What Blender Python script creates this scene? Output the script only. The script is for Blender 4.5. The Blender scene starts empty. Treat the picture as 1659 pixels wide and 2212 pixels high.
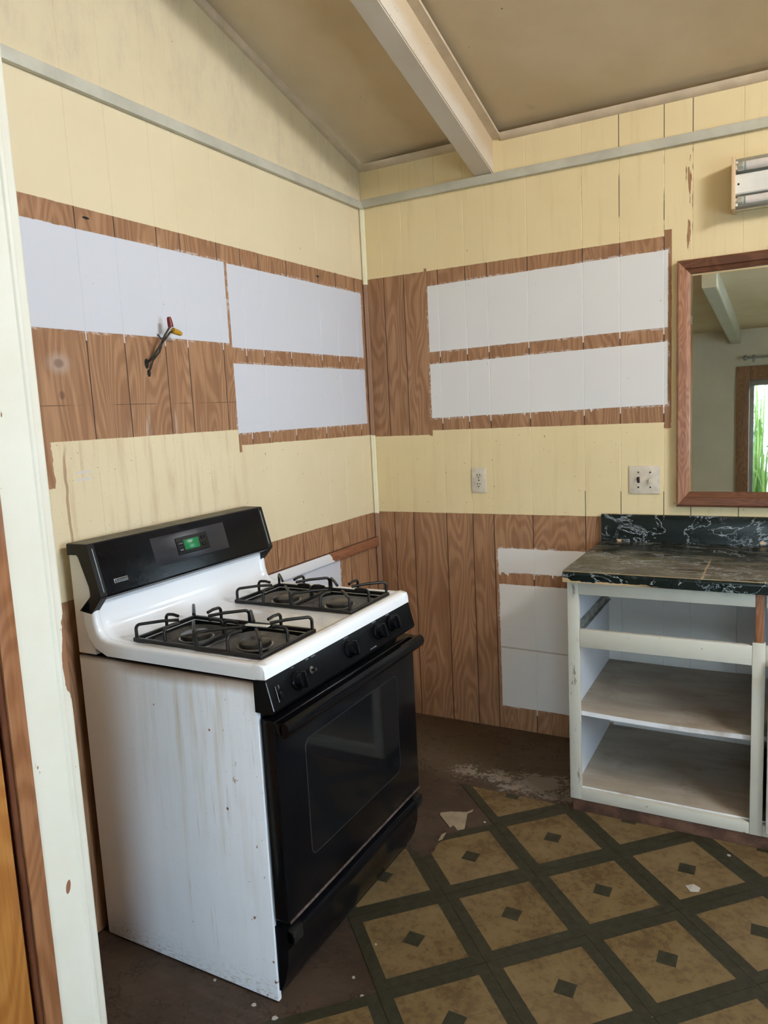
import bpy, bmesh, math, random
from mathutils import Vector, Matrix

# ---------------------------------------------------------------- camera / world / lights / exposure
sc = bpy.context.scene
COL = sc.collection
YAW, PITCH, ROLL = math.radians(-28.794), math.radians(-7.7005), math.radians(-2.835)
fw = Vector((math.sin(YAW)*math.cos(PITCH), math.cos(YAW)*math.cos(PITCH), math.sin(PITCH)))
r0 = Vector((math.cos(YAW), -math.sin(YAW), 0)); u0 = r0.cross(fw)
rt = r0*math.cos(ROLL)+u0*math.sin(ROLL); up = u0*math.cos(ROLL)-r0*math.sin(ROLL)
cam = bpy.data.cameras.new('camera'); cam_ob = bpy.data.objects.new('camera', cam); COL.objects.link(cam_ob)
cam.sensor_fit = 'VERTICAL'; cam.sensor_height = 24.0; cam.lens = 1611.75/2212*24.0
cam.clip_start = 0.02
cam_ob.matrix_world = Matrix(((rt.x, up.x, -fw.x, 1.7838), (rt.y, up.y, -fw.y, -3.1675), (rt.z, up.z, -fw.z, 1.4974), (0, 0, 0, 1)))
sc.camera = cam_ob

world = bpy.data.worlds.new('overcast_sky'); sc.world = world; world.use_nodes = True
_bg = world.node_tree.nodes['Background']; _bg.inputs[0].default_value = (0.67, 0.84, 1.0, 1); _bg.inputs[1].default_value = 11.0

def area(name, loc, direction, sx, sy, power, color, portal=False):
    l = bpy.data.lights.new(name, 'AREA'); l.shape = 'RECTANGLE'; l.size = sx; l.size_y = sy
    l.energy = power; l.color = color
    o = bpy.data.objects.new(name, l); COL.objects.link(o); o.location = loc
    o.rotation_euler = Vector(direction).to_track_quat('-Z', 'Y').to_euler()
    if portal: l.cycles.is_portal = True
    return o
# daylight entering by the three openings: gable window and side window in the right wall, glass door behind
area('gable_window_daylight', (3.36, -1.72, 2.84), (-1, 0, 0), 0.74, 0.27, 50, (0.95, 0.97, 1.0))
area('side_window_daylight', (3.36, -2.05, 1.42), (-1, 0, 0), 1.15, 0.95, 8, (0.60, 0.80, 1.0))
area('glass_door_portal', (2.23, -5.02, 0.82), (0, 1, 0), 1.62, 1.56, 1, (1, 1, 1), portal=True)

sc.view_settings.view_transform = 'Standard'
sc.view_settings.look = 'None'
sc.view_settings.gamma = 1.0
sc.view_settings.use_curve_mapping = False
sc.view_settings.exposure = 0.0

# ---------------------------------------------------------------- node helper
class V:
    def __init__(s, nb, sock): s.nb, s.s = nb, sock
    def _m(s, op, b=None, c=None): return s.nb.math(op, s, b, c)
    def __add__(s, b): return s._m('ADD', b)
    __radd__ = __add__
    def __sub__(s, b): return s._m('SUBTRACT', b)
    def __rsub__(s, b): return s.nb.math('SUBTRACT', b, s)
    def __mul__(s, b): return s._m('MULTIPLY', b)
    __rmul__ = __mul__
    def __truediv__(s, b): return s._m('DIVIDE', b)
    def __neg__(s): return s._m('MULTIPLY', -1.0)
    def min(s, b): return s._m('MINIMUM', b)
    def max(s, b): return s._m('MAXIMUM', b)
    def gt(s, b): return s._m('GREATER_THAN', b)
    def lt(s, b): return s._m('LESS_THAN', b)
    def abs(s): return s._m('ABSOLUTE')
    def sin(s): return s._m('SINE')
    def pow(s, b): return s._m('POWER', b)
    def sat(s): return s.nb.ss(s, 0, 1, smooth=False)

class NB:
    def __init__(s, name):
        s.m = bpy.data.materials.new(name); s.m.use_nodes = True
        s.t = s.m.node_tree; s.n = s.t.nodes; s.l = s.t.links
        s.p = s.n['Principled BSDF']; s.k = 0
    def new(s, ty):
        n = s.n.new(ty); s.k += 1; n.location = (-200*(s.k % 12)-300, -160*(s.k//12)); return n
    def put(s, inp, v):
        if isinstance(v, V): s.l.new(v.s, inp)
        elif hasattr(v, 'is_output'): s.l.new(v, inp)
        elif isinstance(v, (tuple, list)) and inp.type == 'RGBA': inp.default_value = tuple(v)[:3]+(1,)
        else: inp.default_value = v
    def math(s, op, a, b=None, c=None):
        n = s.new('ShaderNodeMath'); n.operation = op
        for i, x in enumerate((a, b, c)):
            if x is not None: s.put(n.inputs[i], x)
        return V(s, n.outputs[0])
    def ss(s, x, a, b, smooth=True, o0=0.0, o1=1.0):
        n = s.new('ShaderNodeMapRange'); n.interpolation_type = 'SMOOTHSTEP' if smooth else 'LINEAR'; n.clamp = True
        for i, v in enumerate((x, a, b, o0, o1)): s.put(n.inputs[i], v)
        return V(s, n.outputs[0])
    def xyz(s, kind='Object'):
        n = s.new('ShaderNodeTexCoord'); q = s.new('ShaderNodeSeparateXYZ'); s.l.new(n.outputs[kind], q.inputs[0])
        return [V(s, o) for o in q.outputs]
    def world(s):
        n = s.new('ShaderNodeNewGeometry'); q = s.new('ShaderNodeSeparateXYZ'); s.l.new(n.outputs['Position'], q.inputs[0])
        return [V(s, o) for o in q.outputs]
    def normal_z(s):
        n = s.new('ShaderNodeNewGeometry'); q = s.new('ShaderNodeSeparateXYZ'); s.l.new(n.outputs['True Normal'], q.inputs[0])
        return [V(s, o) for o in q.outputs]
    def rnd(s):
        return V(s, s.new('ShaderNodeObjectInfo').outputs['Random'])
    def vec(s, x=0.0, y=0.0, z=0.0):
        n = s.new('ShaderNodeCombineXYZ')
        for i, v in enumerate((x, y, z)): s.put(n.inputs[i], v)
        return V(s, n.outputs[0])
    def noise(s, v, scale=1.0, detail=2.0, rough=0.5, dist=0.0):
        n = s.new('ShaderNodeTexNoise'); s.put(n.inputs['Vector'], v)
        n.inputs['Scale'].default_value = scale; n.inputs['Detail'].default_value = detail
        n.inputs['Roughness'].default_value = rough; n.inputs['Distortion'].default_value = dist
        return V(s, n.outputs[0])
    def voro(s, v, scale):
        n = s.new('ShaderNodeTexVoronoi'); s.put(n.inputs['Vector'], v); n.inputs['Scale'].default_value = scale
        q = s.new('ShaderNodeSeparateColor'); s.l.new(n.outputs['Color'], q.inputs[0])
        return V(s, n.outputs['Distance']), V(s, q.outputs[0]), V(s, q.outputs[1])
    def specks(s, a, b, scale, keep, size, stretch=1.0):
        d, c1, c2 = s.voro(s.vec(a, b*stretch, 0.0), scale)
        return d.lt(c2*size+size*0.25)*c1.gt(1.0-keep)
    def mix(s, f, a, b):
        n = s.new('ShaderNodeMix'); n.data_type = 'RGBA'; n.clamp_factor = True
        s.put(n.inputs[0], f); s.put(n.inputs[6], a); s.put(n.inputs[7], b)
        return V(s, n.outputs[2])
    def ramp(s, f, stops):
        n = s.new('ShaderNodeValToRGB'); s.put(n.inputs[0], f); e = n.color_ramp.elements
        while len(e) < len(stops): e.new(0.5)
        for el, (p, c) in zip(e, stops): el.position = p; el.color = tuple(c)+(1,)
        return V(s, n.outputs[0])
    def out(s, col, rough=0.5, metal=0.0, spec=None, height=None, hscale=0.002, coat=None):
        s.put(s.p.inputs['Base Color'], col); s.put(s.p.inputs['Roughness'], rough); s.put(s.p.inputs['Metallic'], metal)
        if spec is not None: s.p.inputs['Specular IOR Level'].default_value = spec
        if coat: s.p.inputs['Coat Weight'].default_value = coat; s.p.inputs['Coat Roughness'].default_value = 0.06
        if height is not None:
            b = s.new('ShaderNodeBump'); b.inputs['Strength'].default_value = 1.0; b.inputs['Distance'].default_value = hscale
            s.put(b.inputs['Height'], height); s.l.new(b.outputs[0], s.p.inputs['Normal'])
        return s.m

def S(r, g, b):   # sRGB 0-255 -> linear
    f = lambda c: (c/255/12.92) if c/255 <= 0.04045 else ((c/255+0.055)/1.055)**2.4
    return (f(r), f(g), f(b))

def plain(name, col, rough=0.5, metal=0.0, spec=None, var=0.12, scale=9.0, bump=0.0, coat=None):
    nb = NB(name); x, y, z = nb.xyz(); v = nb.vec(x, y, z)
    n = nb.noise(v, scale, 4.0, 0.6)
    c = nb.mix(nb.ss(n, 0.3, 0.7), tuple(k*(1-var) for k in col), tuple(min(1, k*(1+var*0.5)) for k in col))
    h = nb.noise(v, scale*14, 3.0) if bump else None
    return nb.out(c, rough, metal, spec, h, bump, coat)

def grain(nb, u, w, rnd, dark, mid, light, freq=1.0):
    """printed wood: contour lines of a stretched noise plus fine fibres, u across, w along the grain"""
    off = rnd*37.0
    lo = nb.noise(nb.vec(u*(5.5*freq)+off, w*(1.0*freq), off), 1.0, 2.0, 0.5, 0.35)
    ring = nb.ss((lo*150.0).sin(), -1, 1)
    fib = nb.noise(nb.vec(u*(170*freq)+off, w*(4.5*freq), 0.0), 1.0, 4.0, 0.7)
    broad = nb.noise(nb.vec(u*(16*freq)+off, w*(0.9*freq), 2.0), 1.0, 2.0)
    f = ring*0.17+fib*0.55+broad*0.36-0.04
    return nb.ramp(f, [(0.18, dark), (0.45, mid), (0.66, light), (0.85, tuple(min(1, c*1.18) for c in light))]), f

# ---------------------------------------------------------------- wall paint, in metres on the wall
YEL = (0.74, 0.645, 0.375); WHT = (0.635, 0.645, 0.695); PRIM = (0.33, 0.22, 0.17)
WD, WM, WL = (0.205, 0.096, 0.048), (0.315, 0.160, 0.082), (0.44, 0.245, 0.132)

def wall_material(name, left, groove):
    nb = NB(name)
    x, y, z = nb.xyz()
    u = -y if left else x
    v = z
    e1 = nb.noise(nb.vec(u, v, 0.0), 38.0, 4.0, 0.7)-0.5
    e2 = nb.noise(nb.vec(u, v, 3.0), 7.0, 2.0)-0.5
    lump = nb.ss(nb.noise(nb.vec(u, v, 11.0), 9.0, 2.0), 0.45, 0.65)
    jag = e1*0.010+e2*0.008
    fine = e1*(lump*0.010+0.0012)+e2*0.003
    drip = (nb.noise(nb.vec(u*70.0, v*2.0, 5.0), 1.0, 1.0)-0.60).max(0.0)*0.30
    ug, extra = (fine, 0.026) if groove else (fine, 0.0)
    def rect(a, b, c, d, j=None, slope=0.0, dr=0.0):
        j = fine if j is None else j
        vv = v-(u-a)*slope if slope else v
        lo = vv-(c-extra)
        if dr: lo = lo+drip*dr
        return ((u-a).min(b-u)).min(lo.min(d-vv))+j
    def mask(d, w=0.0012): return nb.ss(d, -w, w)
    if left:
        bare = rect(-0.2, 5, 1.375, 2.109, slope=0.0)
        # lower edge of the bare band: high on the camera side, low beside the corner
        low = nb.ss(u, 0.985, 0.99)
        bare = (v-(1.386+low*0.070-(1.0-low)*u*-0.012)).min(2.110-v)+fine
        bare = bare.max((v-1.372).min((u-0.986).min(1.001-u)).min(1.5-v)+fine*0.6)
        bare = bare.max((1.010-v)+jag*0.5)
        # rough scraped edge beside the post
        bare = bare.max((u-1.797).min((v-1.33).min(1.47-v))+jag*1.6)
        white = rect(1.013, 1.84, 1.766, 2.049)
        white = white.max(rect(0.046, 0.999, 1.752, 2.047))
        white = white.max(rect(0.043, 1.000, 1.442, 1.695, dr=0.25))
        h = (u-0.36).min(1.6-u).min((v-0.70).min(0.884-v))+jag*2.2
        white = white.max(h)
        paint = (0.765, 0.65, 0.43)
    else:
        low = nb.ss(u, 0.312, 0.317)
        bare = (v-(1.377+low*0.0205)).min(2.112-v).min(1.362-u)+jag*0.45
        bare = bare.max((v-1.375).min(2.135-v).min((u-1.337).min(1.364-u))+fine)
        bare = bare.max((v-1.372).min(2.125-v).min((u-0.308).min(0.322-u))+fine)
        bare = bare.max(1.0115-v+fine*0.7)
        # peeled flakes beside the long crack
        pk = nb.noise(nb.vec(u*60, v*7.5, 9.0), 1.0, 3.0)
        bare = bare.max((0.010-(u-1.429).abs()).min((v-2.03).min(2.40-v))+(pk-0.60)*0.10)
        white = rect(0.322, 1.351, 1.753, 2.046, slope=0.0145)
        white = white.max(rect(0.321, 1.350, 1.453, 1.698, slope=0.0145, dr=0.35))
        white = white.max(rect(0.622, 2.6, 0.744, 0.856, jag, dr=0.45))
        white = white.max(rect(0.625, 2.6, 0.108, 0.690, jag*0.8))
        white = white.max(rect(1.13, 2.6, 0.05, 0.88))
        paint = (0.795, 0.645, 0.375)
    mb, mw = mask(bare), mask(white)
    rim = nb.ss(white, -0.010, -0.0035)*(1.0-mw)*nb.ss(nb.noise(nb.vec(u, v, 7.0), 60.0, 3.0), 0.46, 0.56)*nb.ss(nb.noise(nb.vec(u, v, 2.0), 8.0, 2.0), 0.44, 0.60)
    wood, wf = grain(nb, u, v, nb.rnd(), WD, WM, WL)
    # whitish weathering and smudges on the bare boards
    if left:
        bl = nb.ss(nb.noise(nb.vec(u*55, v*5, 1.0), 1.0, 3.0), 0.56, 0.70)*nb.ss(v, 1.60, 1.50)*nb.ss(u, 1.12, 1.25)*nb.ss(u, 1.60, 1.45)
        wood = nb.mix(bl*0.45, wood, (0.62, 0.52, 0.44))
        r2 = ((u-1.745)*(u-1.745)+(v-1.672)*(v-1.672)*1.8).pow(0.5)
        wood = nb.mix(nb.ss(r2, 0.055, 0.012)*0.65, wood, (0.48, 0.37, 0.31))
        wood = nb.mix(nb.ss(r2, 0.022, 0.010)*0.7, wood, (0.20, 0.12, 0.09))
        # sawn hole for the cable and two smaller ones
        for (hu, hv, ha, hb) in ((1.420, 1.681, 0.009, 0.016), (1.414, 1.652, 0.008, 0.012), (1.603, 2.085, 0.012, 0.0035), (0.405, 2.078, 0.012, 0.004)):
            q = (((u-hu)/ha).pow(2.0)+((v-hv)/hb).pow(2.0))+e1*0.8
            wood = nb.mix(nb.ss(q, 1.15, 0.85), wood, (0.012, 0.010, 0.010))
        q = (((u-1.745)/0.010).pow(2.0)+((v-1.585)/0.013).pow(2.0))+e1*1.2
        wood = nb.mix(nb.ss(q, 1.4, 0.3)*0.6, wood, (0.12, 0.065, 0.045))
        wood = nb.mix((v-1.556).abs().lt(0.0011)*u.gt(0.985)*nb.ss(e2, -0.12, 0.05), wood, (0.13, 0.07, 0.04))
    wood = nb.mix(rim*0.85, wood, (0.60, 0.50, 0.46))
    # painted part: dirt, fly specks, streaks
    st = nb.noise(nb.vec(u*26, v*2.2, 4.0), 1.0, 4.0, 0.6)
    cl = nb.noise(nb.vec(u, v, 6.0), 3.2, 4.0, 0.6)
    pcol = nb.mix(nb.ss(cl, 0.35, 0.75)*0.35, paint, tuple(c*k for c, k in zip(paint, (0.90, 0.86, 0.78))))
    sp = nb.specks(u, v, 46.0, 0.20, 0.115, 1.8)
    if left:
        dirt = nb.ss(st, 0.47, 0.72)*nb.ss(u, 0.86, 1.10)*nb.ss(v, 1.0, 1.30)*nb.ss(v, 1.50, 1.44)
        pcol = nb.mix(dirt*0.45, pcol, (0.46, 0.31, 0.18))
        tick = nb.specks(u, v, 85.0, 0.42, 0.15, 3.2)*nb.ss(u, 0.8, 1.1)
        pcol = nb.mix(tick*nb.ss(v, 1.47, 1.45)*0.60, pcol, (0.28, 0.19, 0.10))
        mil = nb.ss(nb.noise(nb.vec(u*5.0, v*2.6, 8.0), 1.0, 5.0, 0.68), 0.42, 0.66)
        mil2 = nb.ss(nb.noise(nb.vec(u*60.0, v*11.0, 8.0), 1.0, 3.0, 0.7), 0.35, 0.65)
        pcol = nb.mix(mil*(mil2*0.6+0.4)*nb.ss(v, 2.46, 2.50)*0.50, pcol, (0.46, 0.395, 0.31))
        pcol = nb.mix(nb.ss(v, 2.455, 2.46)*0.18, pcol, (0.50, 0.42, 0.26))
        # rust-brown run at the scraped edge, two pale wipes
        run = nb.ss((u-(1.762+e2*0.05)).abs(), 0.0065, 0.003)*nb.ss(v, 1.10, 1.20)*nb.ss(v, 1.46, 1.40)
        pcol = nb.mix(run*0.75, pcol, (0.36, 0.20, 0.11))
        for vv in (1.366, 1.345):
            pcol = nb.mix((v-vv-e1*0.008).abs().lt(0.0035)*(u-1.700).abs().lt(0.028)*0.8, pcol, (0.66, 0.62, 0.58))
    else:
        dk = nb.ss(st, 0.50, 0.75)*0.22
        pcol = nb.mix(dk, pcol, (0.55, 0.42, 0.22))
    pcol = nb.mix(sp*nb.ss(v, 1.55, 1.42)*0.75, pcol, (0.22, 0.13, 0.07))
    pcol = nb.mix(nb.specks(u, v, 21.0, 0.16, 0.06, 0.7)*0.6, pcol, (0.26, 0.17, 0.09))
    wcol = nb.mix(nb.ss(cl, 0.4, 0.8)*0.10, WHT if left else (0.745, 0.725, 0.705), (0.56, 0.55, 0.56))  # one white split by wall: back lighter, making up for dimmer light
    wcol = nb.mix(nb.specks(u, v, 40.0, 0.16, 0.085, 0.8)*0.7, wcol, (0.33, 0.31, 0.31))
    if not left:
        ln = (v-(0.392+(u-0.63)*-0.018+e1*0.006)).abs().lt(0.004)*(u-0.87).abs().lt(0.3)*(v.lt(0.6))
        wcol = nb.mix(ln*0.85, wcol, (0.36, 0.25, 0.18))
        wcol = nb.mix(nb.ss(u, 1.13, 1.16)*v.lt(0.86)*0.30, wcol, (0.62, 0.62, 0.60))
        wcol = nb.mix(v.lt(0.9)*0.35, wcol, (0.80, 0.74, 0.67))  # low whites lightened in colour to offset the shade beside the cabinet
    if groove:
        wood = nb.mix(0.93, wood, (0.030, 0.014, 0.009))
        if not left:
            cr = nb.ss(nb.noise(nb.vec(u*9, v*7, 2.0), 1.0, 3.0), 0.47, 0.55)*nb.ss(u, 1.0, 1.05)*u.lt(1.46)*nb.ss(v, 2.10, 2.16)
            cr = cr.max((v.lt(1.12))*v.gt(1.005)*u.gt(1.0))
            cr = cr.max(v.gt(2.47)*u.gt(1.13)*u.lt(1.46))
            pcol = nb.mix(cr*0.85, pcol, (0.06, 0.045, 0.03))
        pcol = nb.mix(0.07, pcol, (0.40, 0.33, 0.18)); wcol = nb.mix(0.06, wcol, (0.45, 0.45, 0.45))
    col = nb.mix(mb, pcol, wood)
    col = nb.mix(mw, col, wcol)
    lay = nb.ss(bare, 0.002, -0.002)*(1-mw)*0.6+mw*0.6+e1*0.10+cl*0.05
    rough = nb.math('MULTIPLY_ADD', mb*(1-mw), -0.08, 0.60)
    return nb.out(col, rough, 0, 0.30, lay, 0.0012)

M_LEFT = wall_material('left_wall_paint', True, False)
M_LEFT_G = wall_material('left_wall_groove', True, True)
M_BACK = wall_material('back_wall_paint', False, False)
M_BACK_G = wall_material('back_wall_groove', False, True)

def ceiling_material():
    nb = NB('ceiling_paint'); x, y, z = nb.xyz()
    n = nb.noise(nb.vec(x, y, 0.0), 1.7, 4.0, 0.6)
    c = nb.mix(nb.ss(n, 0.35, 0.7), (0.68, 0.53, 0.34), (0.60, 0.455, 0.275))
    c = nb.mix(nb.specks(x, y, 12.0, 0.20, 0.055)*0.8, c, (0.16, 0.10, 0.06))
    sm = nb.ss(nb.noise(nb.vec(x, y, 4.0), 5.0, 3.0), 0.66, 0.78)
    c = nb.mix(sm*0.3, c, (0.30, 0.23, 0.15))
    return nb.out(c, 0.65, 0, 0.25, nb.noise(nb.vec(x, y, 1.0), 130.0, 3.0), 0.0006)
M_CEIL = ceiling_material()

def beam_material():
    nb = NB('beam_paint'); x, y, z = nb.xyz(); nx, ny, nz = nb.normal_z()
    n = nb.noise(nb.vec(x*4, y*2.2, z*4), 1.0, 4.0, 0.6)
    hh = z-(2.615-y*0.272)                 # height below the boards above
    c = nb.mix(nb.ss(n, 0.35, 0.7), (0.66, 0.58, 0.47), (0.60, 0.50, 0.38))
    rust = nb.ss(hh+n*0.08, -0.075, -0.015)*nx.gt(0.5)
    c = nb.mix(rust*0.50, c, (0.52, 0.34, 0.14))
    sp = nb.specks(y, z, 95.0, 0.45, 0.22, 1.0)*nb.ss(nb.noise(nb.vec(y, z, 3.0), 7.0, 2.0), 0.42, 0.58)*nx.gt(0.5)
    c = nb.mix(sp*0.7, c, (0.24, 0.15, 0.08))
    c = nb.mix(nb.specks(x, y, 30.0, 0.12, 0.07)*0.7, c, (0.22, 0.15, 0.1))
    return nb.out(c, 0.5, 0, 0.3, nb.noise(nb.vec(x*20, y*3, z*20), 2.0, 3.0), 0.001)
M_BEAM = beam_material()

M_TRIM = plain('trim_paint', (0.56, 0.535, 0.435), 0.55, var=0.16, scale=6, bump=0.0006)
M_CREAMTRIM = plain('ceiling_trim_paint', (0.60, 0.475, 0.33), 0.6, var=0.14, scale=10, bump=0.0005)

def bead_material():
    nb = NB('corner_bead_paint'); x, y, z = nb.xyz()
    e = nb.noise(nb.vec(x*60, y*60, z*12), 1.0, 3.0)-0.5
    bare = ((z-1.385).min(2.088-z)).max(1.006-z)+e*0.02
    c = nb.mix(nb.ss(bare, -0.002, 0.002), (0.78, 0.72, 0.50), (0.30, 0.165, 0.10))
    return nb.out(c, 0.5, 0, 0.3)
M_BEAD = bead_material()

def post_material():
    nb = NB('post_cream_paint'); x, y, z = nb.xyz()
    n = nb.noise(nb.vec(y, z, x), 6.0, 4.0, 0.6)
    c = nb.mix(nb.ss(n, 0.3, 0.75)*0.5, (0.80, 0.775, 0.665), (0.74, 0.70, 0.565))
    pk = nb.noise(nb.vec(y*24, z*6, 3.0), 1.0, 4.0, 0.7)
    edge = nb.ss(y, -2.118, -2.092); zr = nb.ss(z, 1.10, 1.06)*nb.ss(z, 0.84, 0.92)
    ch = nb.ss(pk+edge*zr*0.30+nb.ss(y, -2.098, -2.088)*nb.ss(z, 1.12, 1.0)*0.16, 0.72, 0.735)
    c = nb.mix(ch, c, (0.30, 0.145, 0.075))
    spot = (((y+2.154)/0.007).pow(2.0)+((z-0.461+(y+2.154)*-1.0)/0.015).pow(2.0))+(pk-0.5)*2.2
    c = nb.mix(nb.ss(spot, 1.05, 0.95), c, (0.30, 0.13, 0.07))
    c = nb.mix(nb.specks(y, z, 30.0, 0.10, 0.06)*0.7, c, (0.25, 0.2, 0.15))
    return nb.out(c, 0.42, 0, 0.4, pk+nb.noise(nb.vec(y, z, 0.0), 30.0, 2.0)*0.3-ch*0.8, 0.0012)
M_POST = post_material()

def wood_material(name, dark, mid, light, axis=2, freq=1.5, rough=0.4, spec=0.45, coat=None):
    nb = NB(name); p = nb.xyz()
    w = p[axis]; a, b = [q for i, q in enumerate(p) if i != axis]
    c, f = grain(nb, a+b*0.7, w, nb.rnd(), dark, mid, light, freq)
    c = nb.mix(nb.specks(a+b, w, 35.0, 0.08, 0.09)*0.5, c, tuple(min(1, k*1.9) for k in light))
    return nb.out(c, rough, 0, spec, f, 0.0006, coat)
M_CASING = wood_material('door_casing_varnish', (0.20, 0.075, 0.030), (0.30, 0.125, 0.052), (0.40, 0.185, 0.085), 2, 1.2, 0.33)
M_CASING_DK = wood_material('door_stop_varnish', (0.075, 0.024, 0.011), (0.12, 0.040, 0.018), (0.18, 0.065, 0.03), 2, 1.2, 0.3)
M_DOOR = wood_material('door_orange_varnish', (0.30, 0.105, 0.022), (0.42, 0.165, 0.036), (0.52, 0.235, 0.06), 2, 1.0, 0.28)
M_FRAME = {a: wood_material('mirror_frame_stain_%s' % 'xyz'[a], (0.075, 0.026, 0.012), (0.118, 0.043, 0.020), (0.175, 0.070, 0.034), a, 2.2, 0.35) for a in (0, 2)}
M_FRAMEV = wood_material('mirror_frame_stain_side', (0.17, 0.065, 0.029), (0.28, 0.115, 0.054), (0.40, 0.18, 0.090), 2, 2.2, 0.38)
M_CLEAT = wood_material('cleat_wood', (0.19, 0.070, 0.035), (0.27, 0.105, 0.05), (0.36, 0.155, 0.08), 1, 2.0, 0.5)
M_BAREWOOD = wood_material('bare_stile_wood', (0.17, 0.06, 0.028), (0.27, 0.105, 0.046), (0.36, 0.155, 0.075), 2, 2.0, 0.5)
M_KICK = plain('toe_kick_wood', (0.16, 0.075, 0.045), 0.8, var=0.55, scale=14, bump=0.002)
M_SLIDER = wood_material('glass_door_frame_wood', (0.15, 0.07, 0.032), (0.24, 0.118, 0.055), (0.33, 0.18, 0.09), 2, 1.5, 0.4)

def tile_material():
    nb = NB('vinyl_tile'); x, y, z = nb.xyz(); wx, wy, wz = nb.world()
    r = nb.rnd(); w = nb.vec(wx, wy, 0.0)
    e = (nb.noise(w, 90.0, 2.0)-0.5)*0.0025
    d = (x.abs().max(y.abs()))+e
    cream = nb.ss(d, 0.1195, 0.1180)
    dia = nb.ss(x.abs()+y.abs()+e, 0.0360, 0.0345)
    n1 = nb.noise(w, 7.0, 5.0, 0.65); n2 = nb.noise(w, 42.0, 4.0, 0.7); n3 = nb.noise(nb.vec(wx, wy, 5.0), 2.2, 3.0)
    cc = nb.mix(nb.ss(n1, 0.3, 0.7), (0.175, 0.117, 0.050), (0.137, 0.087, 0.032))
    cc = nb.mix(nb.ss(n2+n1*0.7, 0.80, 1.02)*0.85, cc, (0.085, 0.050, 0.020))
    cc = nb.mix(nb.ss(n3, 0.42, 0.62)*0.30, cc, (0.22, 0.155, 0.08))
    line = (x.abs().min(y.abs())).lt(0.0011)*nb.ss(n1, 0.40, 0.52)
    cc = nb.mix(line*0.6, cc, (0.10, 0.062, 0.03))
    gg = nb.mix(nb.ss(n2, 0.3, 0.7), (0.026, 0.023, 0.013), (0.040, 0.035, 0.020))
    gg = nb.mix(nb.specks(wx, wy, 60.0, 0.06, 0.10)*0.5, gg, (0.30, 0.26, 0.2))
    c = nb.mix(cream*(1-dia), gg, cc)
    return nb.out(c, nb.ss(n1, 0.3, 0.7, True, 0.42, 0.65), 0, 0.30, n2*0.4+n1*0.6-line*0.6, 0.0011)
M_TILE = tile_material()

def subfloor_material():
    nb = NB('bare_subfloor'); x, y, z = nb.xyz(); v = nb.vec(x, y, 0.0)
    n = nb.noise(v, 3.0, 5.0, 0.65); n2 = nb.noise(nb.vec(x*6, y*40, 0.0), 1.0, 4.0, 0.65); n3 = nb.noise(v, 45.0, 4.0, 0.7)
    c = nb.mix(nb.ss(n, 0.3, 0.7), (0.042, 0.026, 0.017), (0.075, 0.048, 0.032))
    c = nb.mix(nb.ss(n2, 0.5, 0.75)*0.5, c, (0.10, 0.066, 0.045))
    back = nb.ss(y, -0.60, -0.45)
    c = nb.mix(back*0.55, c, (0.115, 0.080, 0.046))
    ad = nb.ss(n3+nb.noise(v, 9.0, 3.0)*0.9-((y+0.47).abs()*2.6)-((x-0.92).abs()*0.75), 0.66, 0.84)*y.gt(-0.585)
    c = nb.mix(ad*0.75, c, (0.28, 0.235, 0.185))
    cr = nb.ss(nb.noise(nb.vec(x*2, y*2, 7.0), 2.4, 4.0, 0.7), 0.485, 0.5)*nb.ss(nb.noise(nb.vec(x*2, y*2, 7.0), 2.4, 4.0, 0.7), 0.515, 0.5)
    c = nb.mix(cr*0.7, c, (0.028, 0.018, 0.013))
    return nb.out(c, 0.62, 0, 0.3, n3+n2*0.6, 0.0025)
M_SUB = subfloor_material()

M_ENAMEL = None
def enamel_material():
    nb = NB('white_enamel'); x, y, z = nb.xyz(); nx, ny, nz = nb.normal_z()
    n = nb.noise(nb.vec(x, y, z), 5.0, 4.0, 0.6)
    c = nb.mix(nb.ss(n, 0.35, 0.75)*0.3, (0.85, 0.87, 0.90), (0.79, 0.80, 0.82))
    top = nb.ss(nz, 0.8, 0.97)
    gr = nb.ss(nb.noise(nb.vec(x*3, y*9, 1.0), 1.0, 5.0, 0.65), 0.40, 0.70)
    c = nb.mix(top*(gr*0.45+0.18)*nb.ss(x, 0.20, 0.30), c, (0.56, 0.48, 0.37))
    c = nb.mix(nb.specks(x+z, y, 45.0, 0.10, 0.07)*0.4, c, (0.42, 0.38, 0.34))
    return nb.out(c, nb.ss(n, 0.3, 0.7, True, 0.10, 0.20), 0, 0.5)
M_ENAMEL = enamel_material()

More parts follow.
